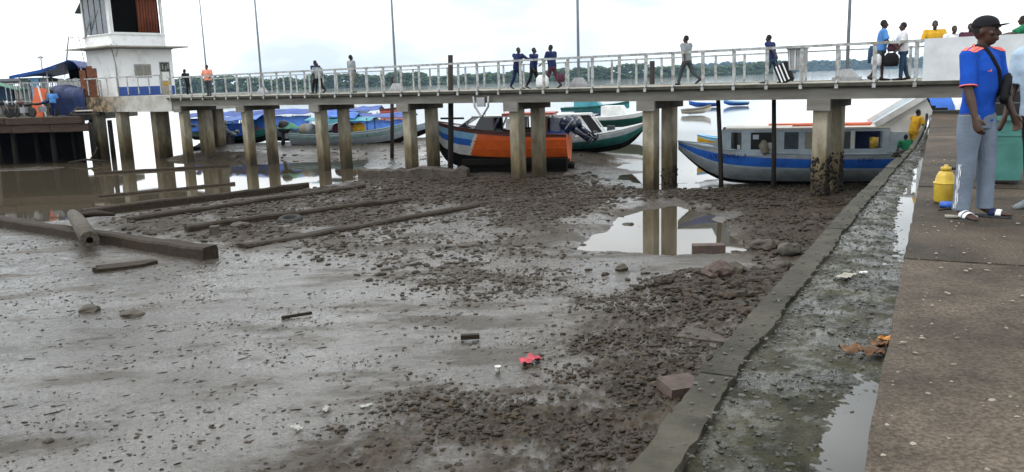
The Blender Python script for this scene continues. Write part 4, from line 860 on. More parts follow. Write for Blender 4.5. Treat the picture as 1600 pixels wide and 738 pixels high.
# far small boats
def small_boat(label, st, bw, mh, mr, h=.55, b=.6, cab=None, z0=-2.75):
    rz = place(st, bw); t = thing('small_boat', label, 'boat', (st[0], st[1], z0), rz); Lh = math.hypot(bw[0]-st[0], bw[1]-st[1])
    hull(t, [(0, b*.8, .05, h*.9), (Lh*.4, b, 0, h), (Lh*.75, b*.7, .04, h*1.2), (Lh, .03, h*.7, h*1.6)], lambda x, v: ('side_panel', mh) if v < .7 else ('rim', mr), nv=11, floor=h*.4, gun=mr)
    if cab:
        MB().add([(Lh*.2, -b*.8, h*.8), (Lh*.62, -b*.75, h*.9), (Lh*.5, -b*.7, h*1.9), (Lh*.2, -b*.7, h*1.9), (Lh*.2, b*.8, h*.8), (Lh*.62, b*.75, h*.9), (Lh*.5, b*.7, h*1.9), (Lh*.2, b*.7, h*1.9)], [(0, 1, 2, 3), (7, 6, 5, 4), (0, 4, 5, 1), (1, 5, 6, 2), (2, 6, 7, 3), (3, 7, 4, 0)]).build('cabin', cab, t)
    return t
def far(px, py, Y):   # a point on the water or mud in the distance
    k = Y/1300; return ((px-800)*k*1.005, Y)
small_boat('far green boat with white cabin behind the green hulled boat', (5.9, 60), (10.2, 58.5), 'green_hull', 'white_paint', .8, 1.0, 'white_paint', -2.2)
small_boat('far teal boat above the raked cabin of the green boat', (4.4, 68), (9.6, 66.5), 'teal_tarp', 'green_hull', .6, .9, 'teal_tarp', -1.55)
small_boat('far white boat beneath the bridge right of the orange launch', (2.9, 64), (7.0, 63.5), 'white_hull', 'navy_tarp', .6, .8, 'white_hull', -2.35)
small_boat('far beige boat just right of the column standing in the pool', (17.9, 86.5), (20.9, 86.5), 'roof_white', 'cloth_khaki', .55, .7, None, -2.7)
small_boat('far blue boat left of the two mooring stakes', (26.0, 105), (22.6, 105), 'blue_stripe', 'blue_stripe', .5, .7, None, -2.75)
small_boat('far blue boat seen between the two mooring stakes', (30.3, 106), (27.2, 106), 'blue_stripe', 'lightblue_stripe', .5, .7, None, -2.75)
small_boat('far pink boat behind the thin stake left of the low wall', (-17.0, 112), (-13.6, 112), 'coral', 'darkred', .8, .8, None, -2.7)
small_boat('far dark boat under the bridge left of the pink boat', (-21.8, 112), (-18.4, 112), 'bluegrey_cabin', 'black', .7, .8, 'white_hull', -2.7)
# white boat with blue hood past the end of the quay
wb = thing('hooded_boat', 'white boat with rounded blue hood past the end of the paving', 'boat', (16.45, 33.2, 0), R(8))
hull(wb, [(0, 1.0, -2.6, -1.2), (2, 1.1, -2.7, -1.2), (4, .9, -2.65, -1.05), (5.5, .04, -2.0, -.8)], lambda x, v: ('side_panel', 'white_hull') if v < .7 else ('rim', 'blue_stripe'), nv=11, floor=-1.9, gun='white_paint')
for a, b, m_, nm in ((-.2, .75, 'blue_stripe', 'hood'), (.75, 1.6, 'white_paint', 'cabin_side'), (1.95, 3.6, 'white_paint', 'cabin_side')):
    MB().grid([[(x, 1.0*math.cos(q*math.pi/10), -1.2+1.55*math.sin(q*math.pi/10)**.8) for q in range(11)] for x in (a, b)]).build(nm, m_, wb)
MB().box(-.1, 3.6, -.85, .85, -1.25, -1.18).build('cabin_floor', 'white_hull', wb)
MB().box(1.64, 1.9, -1.02, 1.02, -1.25, .5).build('cabin_post', 'black', wb)

# ------------------------------------------------------------------ old wharf and market stalls at the left
wh = thing('old_wharf', 'old rusty edged wharf with dark void underneath at the left', 'wharf', (0, 0, 0))
wx0, wx1, wy = -46, -25.3, 50.0
MB().prism([(wx0, wy+.3), (wx1, wy+.3), (-29.0, 56.5), (-29.0, 66), (wx0, 66)], -.5, -.06).build('deck', 'dark_concrete', wh)
for i in range(9):
    a = wx0+(wx1-wx0)*i/9; b = wx0+(wx1-wx0)*(i+1)/9-.03; z = rng.uniform(-.03, .03)
    MB().box(a, b, wy-.02+rng.uniform(-.05, .05), wy+.3, -.36+z, .02+z).build('edge_beam', 'rust_beam', wh)
    MB().box(a+.3, b+.3, wy+.06, wy+.3, -.86+z, -.4+z).build('lower_beam', 'rust_beam', wh)
pil = MB().tube([(0, 0, -3.4), (0, 0, -.4)], [.17, .15], 8).mesh('pile', 'pole_wood')
for i in range(9):
    for j in range(3): link('pile', pil, wh, (wx0+1+i*2.42, wy+1.6+j*2.5, 0))
MB().box(wx0, -28.4, 54.5, 55, -3.4, -.5).build('void_shade_back', 'interior_shade', wh)  # black sheet added to paint the space under the wharf dark
MB().bar((wx1-.45, wy+.5, -1.95), (-28.4, 55, -1.95), .3, 2.9).build('void_shade_side', 'interior_shade', wh)  # black side closing, added to darken the same void
ls = thing('leaning_stake', 'old stake leaning against the front of the wharf at far left', 'stake', (-30.4, 49.6, -2.9)); MB().bar((0, 0, 0), (-.25, .2, 2.5), .14, .14).build('stake_beam', 'grey_wood', ls)
yd = thing('yard_wall', 'low tan wall across the wharf behind the motorcycles', 'wall', (-38, 60.8, 0))
for i in range(5): MB().box(-8+i*3.2, -8+i*3.2+3.17, 0, .2, -.06, 1.75+.06*(i % 2)).build('wall_panel', 'cloth_khaki', yd)
# blue canopied stall
stl = thing('market_stall', 'market stall under a pitched blue canopy behind the grey railing', 'stall', (-31.0, 57.6, .2))
for x, h in ((-2.1, 2.5), (-.2, 2.8), (2.15, 3.0)):
    for y in (.1, 4.2): MB().tube([(x, y, -.26), (x, y, h)], .05, 6).build('post', 'white_paint', stl)
prof_ = [(-2.4, 2.45), (-1.4, 2.62), (-.3, 2.8), (.8, 3.1), (1.7, 3.34), (2.05, 3.2), (2.35, 2.85)]
sheet('canopy', 'blue_tarp', stl, [[(x+.04*math.sin(y*2), y, z+.05*math.sin(y*1.3+x)) for y in np.linspace(-.5, 4.6, 8)] for x, z in prof_], .05)
sheet('front_flap', 'blue_tarp_bright', stl, [[(x, -.53-.04*math.sin(x*5), z-d_) for d_ in (.0, .2)] for x, z in prof_[:4]], .02)
for i, x in enumerate((-2.2, -1.5, -.85)): MB().box(x, x+.55, .3, .36, .7, 2.3).build('wall_panel', 'cloth_grey' if i != 1 else 'lightblue_stripe', stl)
MB().box(-.2, 2.2, 3.0, 3.1, .2, 2.9).build('inside_shade', 'interior_shade', stl); MB().box(.1, 2.0, .6, 1.3, 1.55, 1.95).build('wares', 'white_hull', stl)  # near-black sheet paints the shade inside the stall
for x, m_ in ((.3, 'cloth_white'), (.8, 'cloth_grey'), (1.3, 'cloth_white'), (1.7, 'cloth_navy')): MB().ball((x, .9, 2.05), (.25, .2, .16), 8, 6).build('goods', m_, stl)
dst = thing('dark_stall', 'low dark roofed shelter at the left edge behind the blue stall', 'stall', (-36.6, 60, .1))
sheet('roof', 'cloth_dgrey', dst, [[(x, y, 2.35+.12*math.sin(y*1.1)) for y in (-1, 1.5, 4)] for x in (-4, 0, 3.6)], .08)
for x in (-3.6, 0, 3.3): MB().tube([(x, -.8, -.06), (x, -.8, 2.35)], .05, 6).build('post', 'grey_metal', dst)
for x, m_ in ((-2.8, 'cloth_grey'), (.4, 'cloth_denim'), (1.6, 'cloth_khaki')): MB().box(x, x+1.3, 0, .1, .6, 1.9).build('wall_panel', m_, dst)
gsh = thing('green_shelter', 'small dark green awning between the two stall roofs', 'awning', (-33.9, 57.4, .3)); tarp('awning', 'green_tarp', gsh, -1.0, 1.2, -.8, .8, lambda a, b: 2.0-.6*a, seed=4); 
for x in (-.9, 1.1): MB().tube([(x, -.7, 0), (x, -.7, 1.7)], .04, 6).build('post', 'grey_metal', gsh)
rb = thing('red_board', 'red and orange board leaning beside the blue wrapped stall', 'board', (-29.3, 53.2, 0)); MB().bar((-.45, 0, 0), (-.1, .25, 1.75), .75, .06, (0, 1, 0)).build('board_sheet', 'orange_strip', rb); MB().bar((.25, -.2, 0), (-.12, 0, 1.9), .07, .07).build('prop', 'white_paint', rb)
bs = thing('wrapped_stall', 'goods stall wrapped in a dark blue tarpaulin on the wharf', 'stall', (-28.4, 54.2, 0))
P = []
for i in range(15):
    a = i/14; row = []
    for z, of in ((0, .06), (.5, .03), (1.1, .0), (1.75, -.05), (1.9, .5), (1.95, 1.4)): row.append((-.7+a*2.0, of+.07*math.sin(a*23+z*3), z*(1.0-.12*a)+.04*math.sin(a*9)))
    P.append(row)
sheet('tarpaulin', 'navy_tarp', bs, P, .03); MB().box(-.6, 1.2, .25, 1.4, 0, 1.5).build('goods_stack', 'old_wood', bs)
wr = thing('wharf_railing', 'grey picket railing on the wharf below the blue canopy', 'railing', (-29.6, 56.0, .55))
MB().box(-3.6, 4.6, -.03, .03, 1.55, 1.62).box(-3.6, 4.6, -.03, .03, .35, .42).build('rail', 'rail_paint', wr)
pk_ = MB().box(-.03, .03, -.05, -.03, .2, 1.6).mesh('picket', 'rail_paint')
for i in range(28): link('picket', pk_, wr, (-3.5+i*.3, 0, 0))
sp = thing('wooden_steps', 'pale wooden steps climbing from the wharf to the tower platform', 'steps', (-26.9, 53.6, 0))
for i in range(5): MB().box(-1.0+.12*i, .9, .3*i, .3*i+.3, .2*i+.02, .2*i+.1).build('step_board', 'roof_white' if i == 1 else 'grey_wood', sp)
MB().bar((-.9, 0, 0), (-.5, 1.5, 1.0), .06, .2).build('stringer', 'grey_wood', sp); MB().bar((.9, 0, 0), (.9, 1.5, 1.0), .06, .2).build('stringer', 'grey_wood', sp)
rp_ = thing('rusty_panels', 'broken rusty sheet panels standing at the tower platform corner', 'panels', (-27.0, 54.4, 1.05))
for i, (x, h, w_) in enumerate(((-.35, 1.75, .42), (.1, 2.0, .4), (.5, 1.85, .3))): MB().box(x, x+w_-.03, .05*(i % 2), .05*(i % 2)+.04, .0, h).build('panel', 'rust', rp_)
dn = thing('dead_branches', 'grey driftwood branches lying in the dark under the wharf', 'driftwood', (-25.0, 49.2, -2.7)); MB().tube([(-1.0, 0, .05), (0, .1, .2), (1.3, 0, .05)], .06, 6).tube([(.2, .1, .15), (.5, .3, .6), (.6, .4, .9)], .05, 6).build('branch', 'old_wood', dn)
def motorcycle(label, loc, rz, col):
    t = thing('motorcycle', label, 'motorcycle', loc, rz, 'motorcycles parked on the wharf')
    for x in (-.65, .65):
        w_ = MB(); M = Matrix.Translation((x, 0, .3)) @ Matrix.Rotation(R(90), 4, 'X'); pr_ = [(.22, -.05), (.29, -.045), (.31, 0), (.29, .045), (.22, .05)]
        w_.lathe(pr_, 14, M).build('wheel', 'rubber', t)
    MB().tube([(-.7, 0, .78), (-.2, 0, .76), (.05, 0, .8)], [(.06, .11), (.08, .14), (.06, .1)], 8, flat=(0, 0, 1)).build('seat', 'black', t)
    MB().tube([(.05, 0, .8), (.25, 0, .9), (.45, 0, .86)], [(.1, .1), (.14, .14), (.07, .08)], 8).build('fuel_tank', col, t)
    MB().box(-.2, .25, -.14, .14, .28, .62, bev=.05).build('engine', 'engine_grey', t)
    MB().tube([(.65, .09, .3), (.48, .09, .85), (.42, .09, 1.05)], .03, 6).tube([(.65, -.09, .3), (.48, -.09, .85), (.42, -.09, 1.05)], .03, 6).build('fork', 'engine_grey', t)
    MB().tube([(.3, .36, 1.08), (.42, 0, 1.04), (.3, -.36, 1.08)], .02, 6).build('handlebar', 'black', t); MB().ball((.58, 0, .92), (.09, .11, .11), 9, 6).build('headlight', 'white_plastic', t)
motorcycle('black motorcycle parked leftmost on the wharf edge', (-31.0, 51.2, .02), R(25), 'black')
motorcycle('dark motorcycle parked beside the red board on the wharf', (-29.4, 51.3, .02), R(160), 'darkred')
motorcycle('dark motorcycle with its front toward the blue wrapped stall', (-28.9, 52.4, .02), R(40), 'navy_tarp')
fp = thing('far_pole', 'thin pale pole standing above the stall roofs at far left', 'pole', (-36.0, 66, .4)); MB().tube([(0, 0, 0), (0, 0, 3.9)], .06, 6).box(-.2, .2, -.05, .05, 3.7, 3.85).build('pole_shaft', 'grey_metal', fp)

# ------------------------------------------------------------------ mooring stakes
def stake(label, p0, p1, r, grp='dark mooring stakes'):
    t = tag(MB().tube([(0, 0, 0), tuple((Vector(p1)-Vector(p0))*.5+Vector((.02, 0, 0))), tuple(Vector(p1)-Vector(p0))], [r, r*.95, r*.85], 9).build('mooring_stake', 'pole_wood'), label, 'stake', grp); t.location = p0
stake('tall dark wooden stake rising above the railing right of the second lamp', (-2.72, 37.6, -3.2), (-2.46, 37.5, 2.5), .13)
stake('thin dark stake behind the bridge right of the long green boat', (-6.52, 46, -3.2), (-6.25, 46, 1.65), .11)
stake('dark stake before the passenger boat, next to its bow lettering', (7.5, 29.3, -3.2), (7.32, 29.3, .5), .085)
stake('dark stake before the passenger boat, beside its hanging bag', (9.1, 28.55, -3.2), (9.03, 28.55, .5), .085)
stake('short dark stake seen beyond the railing left of the man walking alone', (6.2, 36.6, -3.2), (6.28, 36.6, 1.95), .13)

# ------------------------------------------------------------------ slipway beams, low wall and wreckage on the mud
def gz(x, y): return float(ground(np.array([float(x)]), np.array([float(y)]))[0][0])
def beam(name, label, p, q, w_, h, m, zoff=.0, cat='beam', grp='old slipway beams in the mud', seg=14, jit=.02):
    p, q = Vector((p[0], p[1], 0)), Vector((q[0], q[1], 0)); d_ = (q-p); L_ = d_.length; d_ /= L_; nn_ = Vector((-d_.y, d_.x, 0)); mb = MB(); rows = []
    for i in range(seg+1):
        c = p+d_*(L_*i/seg); z = -2.72+zoff; k_ = 1+rng.uniform(-.12, .12); top = z+h*(1+rng.uniform(-jit, jit)*6)
        o_ = [(-w_/2*k_, z-.3), (-w_/2*k_, top-.05), (-w_/2*k_+.05, top), (w_/2*k_-.05, top+rng.uniform(-jit, jit)), (w_/2*k_, top-.05), (w_/2*k_, z-.3)]
        rows.append([tuple(c+nn_*a+Vector((0, 0, b))) for a, b in o_])
    mb.grid(rows, False); mb.add(rows[0], [(0, 1, 2, 3, 4, 5)]); mb.add(rows[-1], [(5, 4, 3, 2, 1, 0)])
    base = Vector((p.x, p.y, -2.72)); mb.v = [tuple(Vector(v_)-base) for v_ in mb.v]
    o = mb.build(name, m); o.location = base; return tag(o, label, cat, grp)
beam('slip_beam', 'thick square timber beam in front with a log lying across it', (-16.4, 26.3), (-7.3, 19.75), .42, .3, 'old_wood', .0)
beam('slip_beam', 'dark slipway beam ending just left of the second pair of columns', (-14.6, 28.1), (-8.3, 33.9), .3, .2, 'old_wood')
beam('slip_beam', 'long slipway beam ending beneath the low wall, third from the front', (-12.0, 25.8), (-5.75, 32.4), .32, .22, 'old_wood')
beam('slip_beam', 'slipway beam with the old tyre lying in front of it', (-9.4, 23.7), (-3.5, 28.4), .32, .24, 'old_wood')
beam('slip_beam', 'half buried muddy slipway beam nearest to the pebbly mud', (-6.9, 20.9), (-.6, 27.4), .4, .17, 'old_wood', -.03)
beam('slip_beam', 'thin beam across the still water, nearer of two', (-16.6, 33.3), (-12.1, 36.4), .22, .03, 'old_wood', .0)
beam('slip_beam', 'thin beam across the still water, farther of two', (-21.4, 43.0), (-15.2, 45.0), .24, .06, 'old_wood', .0)
lw = beam('low_wall', 'low rough concrete wall lying in front of the third columns', (-6.6, 36.6), (-1.8, 35.7), .6, .42, 'rock', .0, 'low wall', None, 16, .03)
lg_ = thing('weathered_log', 'weathered grey log with hollow end lying across the thick beam', 'log', (-11.9, 22.7, -2.3))
pts = [Vector((-1.15, 1.85, .1)), Vector((-.55, .9, .1)), Vector((.2, -.3, .05)), Vector((.95, -1.45, -.1))]
MB().tube(pts, [.17, .2, .21, .24], 12).build('trunk', 'grey_wood', lg_)
dE = (pts[3]-pts[2]).normalized(); MB().tube([pts[3]-dE*.05, pts[3]+dE*.012], [.1, .085], 9).build('hollow', 'interior_shade', lg_)  # black plug paints the shade of the hollow log end
MB().tube([(-.7, 1.2, .15), (-.2, 1.35, .2), (.35, 1.3, .15)], [.09, .1, .05], 7).build('branch_stub', 'old_wood', lg_)
bp_ = thing('broken_board', 'broken rotten board with splintered end lying before the thick beam', 'board', (-9.2, 19.0, -2.77))
pl = [(-.5, -.18), (-.4, -.1), (-.55, -.02), (-.38, .07), (-.48, .15), (.75, .2), (.85, .06), (.55, -.14), (.1, -.2)]
MB().prism(pl, 0, .16, Matrix.Rotation(R(22), 4, 'Z') @ Matrix.Rotation(R(5), 4, 'X')).build('board_piece', 'old_wood', bp_); MB().prism([(x*.92, y*.8-.08) for x, y in pl], -.1, -.005, Matrix.Rotation(R(22), 4, 'Z') @ Matrix.Rotation(R(5), 4, 'X')).build('under_board', 'old_wood', bp_)
ty = thing('sunken_tyre', 'old tyre half sunk in the mud between two beams', 'tyre', (-6.7, 24.9, -2.62)); MB().lathe([(.2, -.08), (.3, -.1), (.37, -.05), (.38, .03), (.33, .09), (.24, .1), (.19, .05), (.2, -.08)], 20, Matrix.Rotation(R(8), 4, 'X')).build('tyre_ring', 'rubber', ty)
def block(label, loc, size, rz, m='brick_red', tilt=0, name='concrete_block', cat='block'):
    a, b, c = size; o = MB().prism([(-a/2, -b/2), (a/2, -b/2*.93), (a/2*.97, b/2), (-a/2*.94, b/2*.95)], -c/2, c/2).build(name, m); o.location = loc; o.rotation_euler = (R(tilt), R(tilt*.4), rz); return tag(o, label, cat)
block('reddish block half sunk in the pool right of the column reflections', (4.55, 18.95, -2.68), (.75, .32, .24), R(-3))
block('reddish brown slab sticking out beside the quay edge', (2.08, 10.05, -2.56), (.5, .42, .14), R(20), tilt=5, name='broken_slab', cat='slab')
block('flat pale concrete slab lying in the mud against the quay edge', (3.15, 12.6, -2.66), (.9, 1.2, .12), R(-28), 'rock', 2, 'flat_slab', 'slab')
block('dark square block between the beams left of the tyre', (-8.4, 23.2, -2.58), (.24, .24, .26), R(10), 'rock')
block('short dark plank lying alone on the silt above the white cup', (-.72, 12.75, -2.66), (.3, .11, .07), R(4), 'old_wood', 0, 'plank_piece', 'plank')
block('thin dark stick lying on the grey silt left of centre', (-3.9, 14.4, -2.68), (.55, .05, .05), R(28), 'old_wood', 0, 'stick', 'stick')
def rock(label, x, y, r, fl=.6, m='rock', el=1.2, rz=0, cat='rock'):
    vs = []; P, Fc = clods(np.array([0.]), np.array([0.]), np.array([0.]), np.array([1.]), np.array([1.]), .05, 0)
    import bmesh
    me = npmesh('rock', P, Fc, m, False); bm = bmesh.new(); bm.from_mesh(me); bmesh.ops.subdivide_edges(bm, edges=bm.edges[:], cuts=2, use_grid_fill=True)
    sd_ = rng.uniform(0, 50)
    for v_ in bm.verts:
        n_ = v_.co.normalized(); k_ = 1+.35*mnoise.noise(n_*1.3+Vector((sd_, 0, 0)))+.16*mnoise.noise(n_*3.1+Vector((0, sd_, 0))); v_.co = Vector((n_.x*r*el*k_, n_.y*r*k_, n_.z*r*fl*k_))
    bm.to_mesh(me); bm.free(); me.polygons.foreach_set('use_smooth', [False]*len(me.polygons)); me.update(); o = link('rock', me); o.location = (x, y, gz(x, y)+r*fl*.45); o.rotation_euler = (0, 0, rz); return tag(o, label, cat)
rock('round brown stone on the silt at left, larger of two', -8.05, 15.3, .17, .5); rock('flat brown stone on the silt right of the round one', -7.05, 14.85, .17, .38, el=1.3)
rock('reddish stone on top of the rubble heap by the gutter', 3.95, 15.6, .24, .75, 'brick_red'); rock('pale angular stone next to the reddish stone on the heap', 4.3, 15.75, .17, .8, 'dark_concrete')
rock('dark round stone touching the coping, right of the heap', 5.5, 16.6, .2, .85); rock('brown boulder in the gravel below the last columns', 5.75, 18.6, .24, .7); rock('pale stone against the quay edge above the dark round one', 6.1, 17.9, .22, .7, 'dark_concrete')
rock('larger dark stone of the pair in the pool', 3.3, 23.2, .17, .7); rock('smaller dark stone of the pair in the pool', 3.65, 22.75, .13, .7); rock('dark stone near the right rim of the pool', 5.0, 22.5, .13, .6)
rock('dark stone on the brown gravel beneath the orange launch', 2.35, 33.6, .2, .7); rock('small dark pebble on the smooth silt at lower left', -5.55, 9.25, .05, .7); rock('small dark stone on the silt above the heap', 2.3, 17.2, .11, .8)
rock('dark flat stone in the silt below the tyre', -1.1, 20.3, .2, .35, el=1.5); rock('dark stone between the tyre and the thick beam', -7.9, 23.9, .2, .45, el=1.4)
rock('dark hump of mud and rope beyond the second columns', -20.6, 57.2, .75, .45, 'black', 1.4)

# litter
def litter(name, label, cat, m, P, loc, rz=0, thick=.004):
    t = sheet(name, m, None, P, thick); t.location = loc; t.rotation_euler = (0, 0, rz); return tag(t, label, cat)
def crumple(w_, h, amp, sd_, nx_=7, ny_=6): return [[(w_*(i/nx_-.5)+.02*mnoise.noise((i, j, sd_)), h*(j/ny_-.5)+.02*mnoise.noise((j, i, sd_+3)), amp*(.6+mnoise.noise((i*.55+sd_, j*.6, sd_)))) for j in range(ny_+1)] for i in range(nx_+1)]
litter('plastic_bag', 'crumpled pink plastic bag lying on the grey mud', 'bag', 'pink_plastic', crumple(.3, .2, .08, 3.3), (.2, 11.4, gz(.2, 11.4)+.03), .3)
cu = thing('foam_cup', 'small white foam cup standing in the mud left of the pink bag', 'cup', (-.26, 11.15, gz(-.26, 11.15)-.01)); MB().lathe([(.03, 0), (.036, .04), (.045, .085), (.05, .09), (.043, .085), (.03, .03)], 12).build('cup_wall', 'white_plastic', cu)
for i, (x, y, lb_) in enumerate(((-1.92, 10.0, 'scrap of white plastic on the mud below the foam cup, rightmost'), (-2.42, 9.95, 'scrap of white plastic on the mud, middle of three'), (-2.65, 9.4, 'scrap of white plastic on the mud, nearest the bottom'))):
    litter('plastic_scrap', lb_, 'scrap', 'dirty_white', crumple(.17, .07, .025, i*2.7+1), (x, y, gz(x, y)+.02), .5+i, .003)
def gpt(u, v, dz=0): return qpt(u, v, float(gutter_z(np.array([u]), np.array([v]), np.array([u/uo(v)]))[0])+dz)
lf = [(1.87, 4.17, 'leaf_brown', .085, .07), (1.95, 4.27, 'leaf_brown', .07, .06), (2.03, 4.34, 'orange_peel', .07, .055), (1.78, 4.22, 'leaf_brown', .075, .06), (2.06, 4.26, 'leaf_brown', .06, .05)]
nml = ['brown leaf lying in the gutter water at the kerb, nearest', 'dark brown leaf in the middle of the gutter leaf pile', 'orange peel lying against the kerb on the leaf pile', 'brown leaf farthest from the kerb in the gutter pile', 'small brown leaf pressed against the kerb under the peel']
for i, (x, y, m_, a, b) in enumerate(lf):
    litter('fallen_leaf' if m_ != 'orange_peel' else 'orange_peel', nml[i], 'leaf' if m_ != 'orange_peel' else 'peel', m_, crumple(a*1.4, b*1.3, .03, i*1.9+.4), (x, y, -.13), i*1.1, .003)
litter('paper_scrap', 'scrap of grey wet paper stuck in the middle of the gutter', 'scrap', 'pale_concrete', crumple(.17, .09, .012, 6.1), tuple(gpt(-.36, 3.3, .02)), .8, .003); litter('paper_scrap', 'small white scrap in the gutter above the grey paper', 'scrap', 'white_plastic', crumple(.06, .03, .012, 8.1), tuple(gpt(-.26, 3.5, .02)), .3, .003)
tw_ = thing('dead_plant', 'dead twisted plant lying on the coping beside the boat stern', 'plant', (6.35, 13.55, -.1))
for q in range(6): MB().tube([(rng.uniform(-.1, .1), rng.uniform(-.1, .1), 0), (rng.uniform(-.15, .15), rng.uniform(-.15, .15), .08), (rng.uniform(-.28, .28), rng.uniform(-.2, .2), .05+rng.random()*.14)], [.016, .012, .004], 5).build('twig', 'pole_wood', tw_)

# ------------------------------------------------------------------ things standing on the quay
jg = thing('yellow_jug', 'yellow plastic jug with black handle standing on the paving', 'jug', (4.32, 8.2, .006), R(-20))
MB().lathe([(.0, 0), (.085, 0), (.098, .02), (.1, .16), (.106, .19), (.102, .2), (.094, .21), (.085, .26), (.062, .305), (.035, .315), (.03, .33)], 20).build('jug_body', 'plastic_yellow', jg)
MB().lathe([(.102, .185), (.11, .19), (.11, .2), (.1, .205)], 20).build('raised_ring', 'plastic_yellow', jg); MB().lathe([(.048, .322), (.05, .33), (.05, .35), (.02, .358), (.018, .375), (.0, .376)], 14).build('cap', 'plastic_yellow', jg)
MB().tube([(.03, 0, .335), (.09, 0, .34), (.15, .0, .335)], [.014, .016, .012], 7).build('handle', 'black', jg)
bc = thing('blue_cap', 'small blue plastic cap lying in front of the yellow jug', 'cap', (4.2, 7.92, .004)); MB().lathe([(.055, 0), (.06, .02), (.05, .045), (.02, .05)], 14, Matrix.Scale(1.1, 4)).build('cap_shell', 'plastic_blue', bc)
ds = tag(MB().box(-.13, .13, -.03, .03, 0, .015).build('white_strip', 'pale_concrete'), 'pale flat strip lying on the paving joint below the jug', 'strip'); ds.location = (4.02, 7.32, .008); ds.rotation_euler = (0, 0, R(-24))
dk = tag(MB().tube([(-.1, 0, .01), (0, .02, .018), (.09, -.01, .012)], [.008, .014, .006], 6).build('dark_twig', 'pole_wood'), 'dark twig lying on the paving just below the blue cap', 'twig'); dk.location = (4.1, 7.68, .006)
wbn = thing('wheelie_bin', 'teal wheeled rubbish bin with its dark lid open behind the man', 'bin', (5.62, 9.5, .008), R(-28))
pr_ = [(-.2, -.22), (.2, -.22), (.2, .22), (-.2, .22)]; up = [(-.27, -.28), (.27, -.28), (.27, .3), (-.27, .3)]
vs = [(x, y, .05) for x, y in pr_]+[(x, y, .74) for x, y in up]+[(x*.92, y*.92, .74) for x, y in up]+[(x*.8, y*.8, .3) for x, y in up]
MB().add(vs, [(3, 2, 1, 0)]+[(i, (i+1) % 4, (i+1) % 4+4, i+4) for i in range(4)]+[(i+4, (i+1) % 4+4, (i+1) % 4+8, i+8) for i in range(4)]+[(i+8, (i+1) % 4+8, (i+1) % 4+12, i+12) for i in range(4)]+[(12, 13, 14, 15)]).build('bin_body', 'bin_teal', wbn)
rm = MB(); 
for i in range(4): a, b = up[i], up[(i+1) % 4]; rm.bar((a[0], a[1], .745), (b[0], b[1], .745), .045, .05)
rm.build('rim', 'bin_teal', wbn); MB().bar((-.25, -.262, .56), (.25, -.262, .56), .02, .02).bar((-.1, -.25, .46), (.12, -.25, .48), .015, .012).build('moulding', 'bin_teal', wbn)
MB().box(-.25, .25, .3, .33, .76, 1.02).build('lid', 'black', wbn); MB().box(-.23, .23, -.1, .27, .6, .9, bev=.08).build('rubbish_sack', 'black', wbn)
for x in (-.2, .2): MB().lathe([(.03, -.025), (.09, -.025), (.09, .025), (.03, .025)], 12, Matrix.Translation((x, .24, .09)) @ Matrix.Rotation(R(90), 4, 'Y')).build('wheel', 'rubber', wbn)
pp = thing('timber_pile', 'pale boards stacked past the bin at the right edge', 'timber', (15.6, 24.2, .01), R(-38))
for i in range(4): MB().box(-2+rng.uniform(-.1, .1), 3, -.3, .3, .12*i, .12*i+.1).build('board', 'roof_white' if i % 2 else 'grey_wood', pp)

# ------------------------------------------------------------------ people
def fuse(mb, name, m, parent, voxel, smooth=4, wrinkle=0, wscale=7.0, seed=0):
    """melt overlapping tubes into one continuous surface"""
    me = mb.mesh(name+'_raw', None); o = bpy.data.objects.new(name+'_raw', me); COL.objects.link(o)
    md = o.modifiers.new('r', 'REMESH'); md.mode = 'VOXEL'; md.voxel_size = voxel; md.use_smooth_shade = True
    if smooth: sm = o.modifiers.new('s', 'SMOOTH'); sm.iterations = smooth; sm.factor = .5
    dg = bpy.context.evaluated_depsgraph_get(); nm = bpy.data.meshes.new_from_object(o.evaluated_get(dg)); bpy.data.objects.remove(o); bpy.data.meshes.remove(me)
    nm.name = name; nm.materials.clear(); nm.materials.append(MATS[m])
    if wrinkle:
        nrm = [v.normal.copy() for v in nm.vertices]
        for v, n_ in zip(nm.vertices, nrm):
            c = v.co; k_ = mnoise.noise((c.x*wscale+seed, c.y*wscale, c.z*wscale*.8))+.6*math.sin(c.z*wscale*5+3*mnoise.noise((c.x*wscale, c.y*wscale+seed, c.z*3)))*.4; v.co = c+n_*k_*wrinkle
    nm.polygons.foreach_set('use_smooth', [True]*len(nm.polygons)); nm.update()
    return link(name, nm, parent)
def limbdir(a, out=0, sg=1): return Vector((math.sin(a)*math.cos(out), sg*math.sin(out), -math.cos(a)*math.cos(out)))
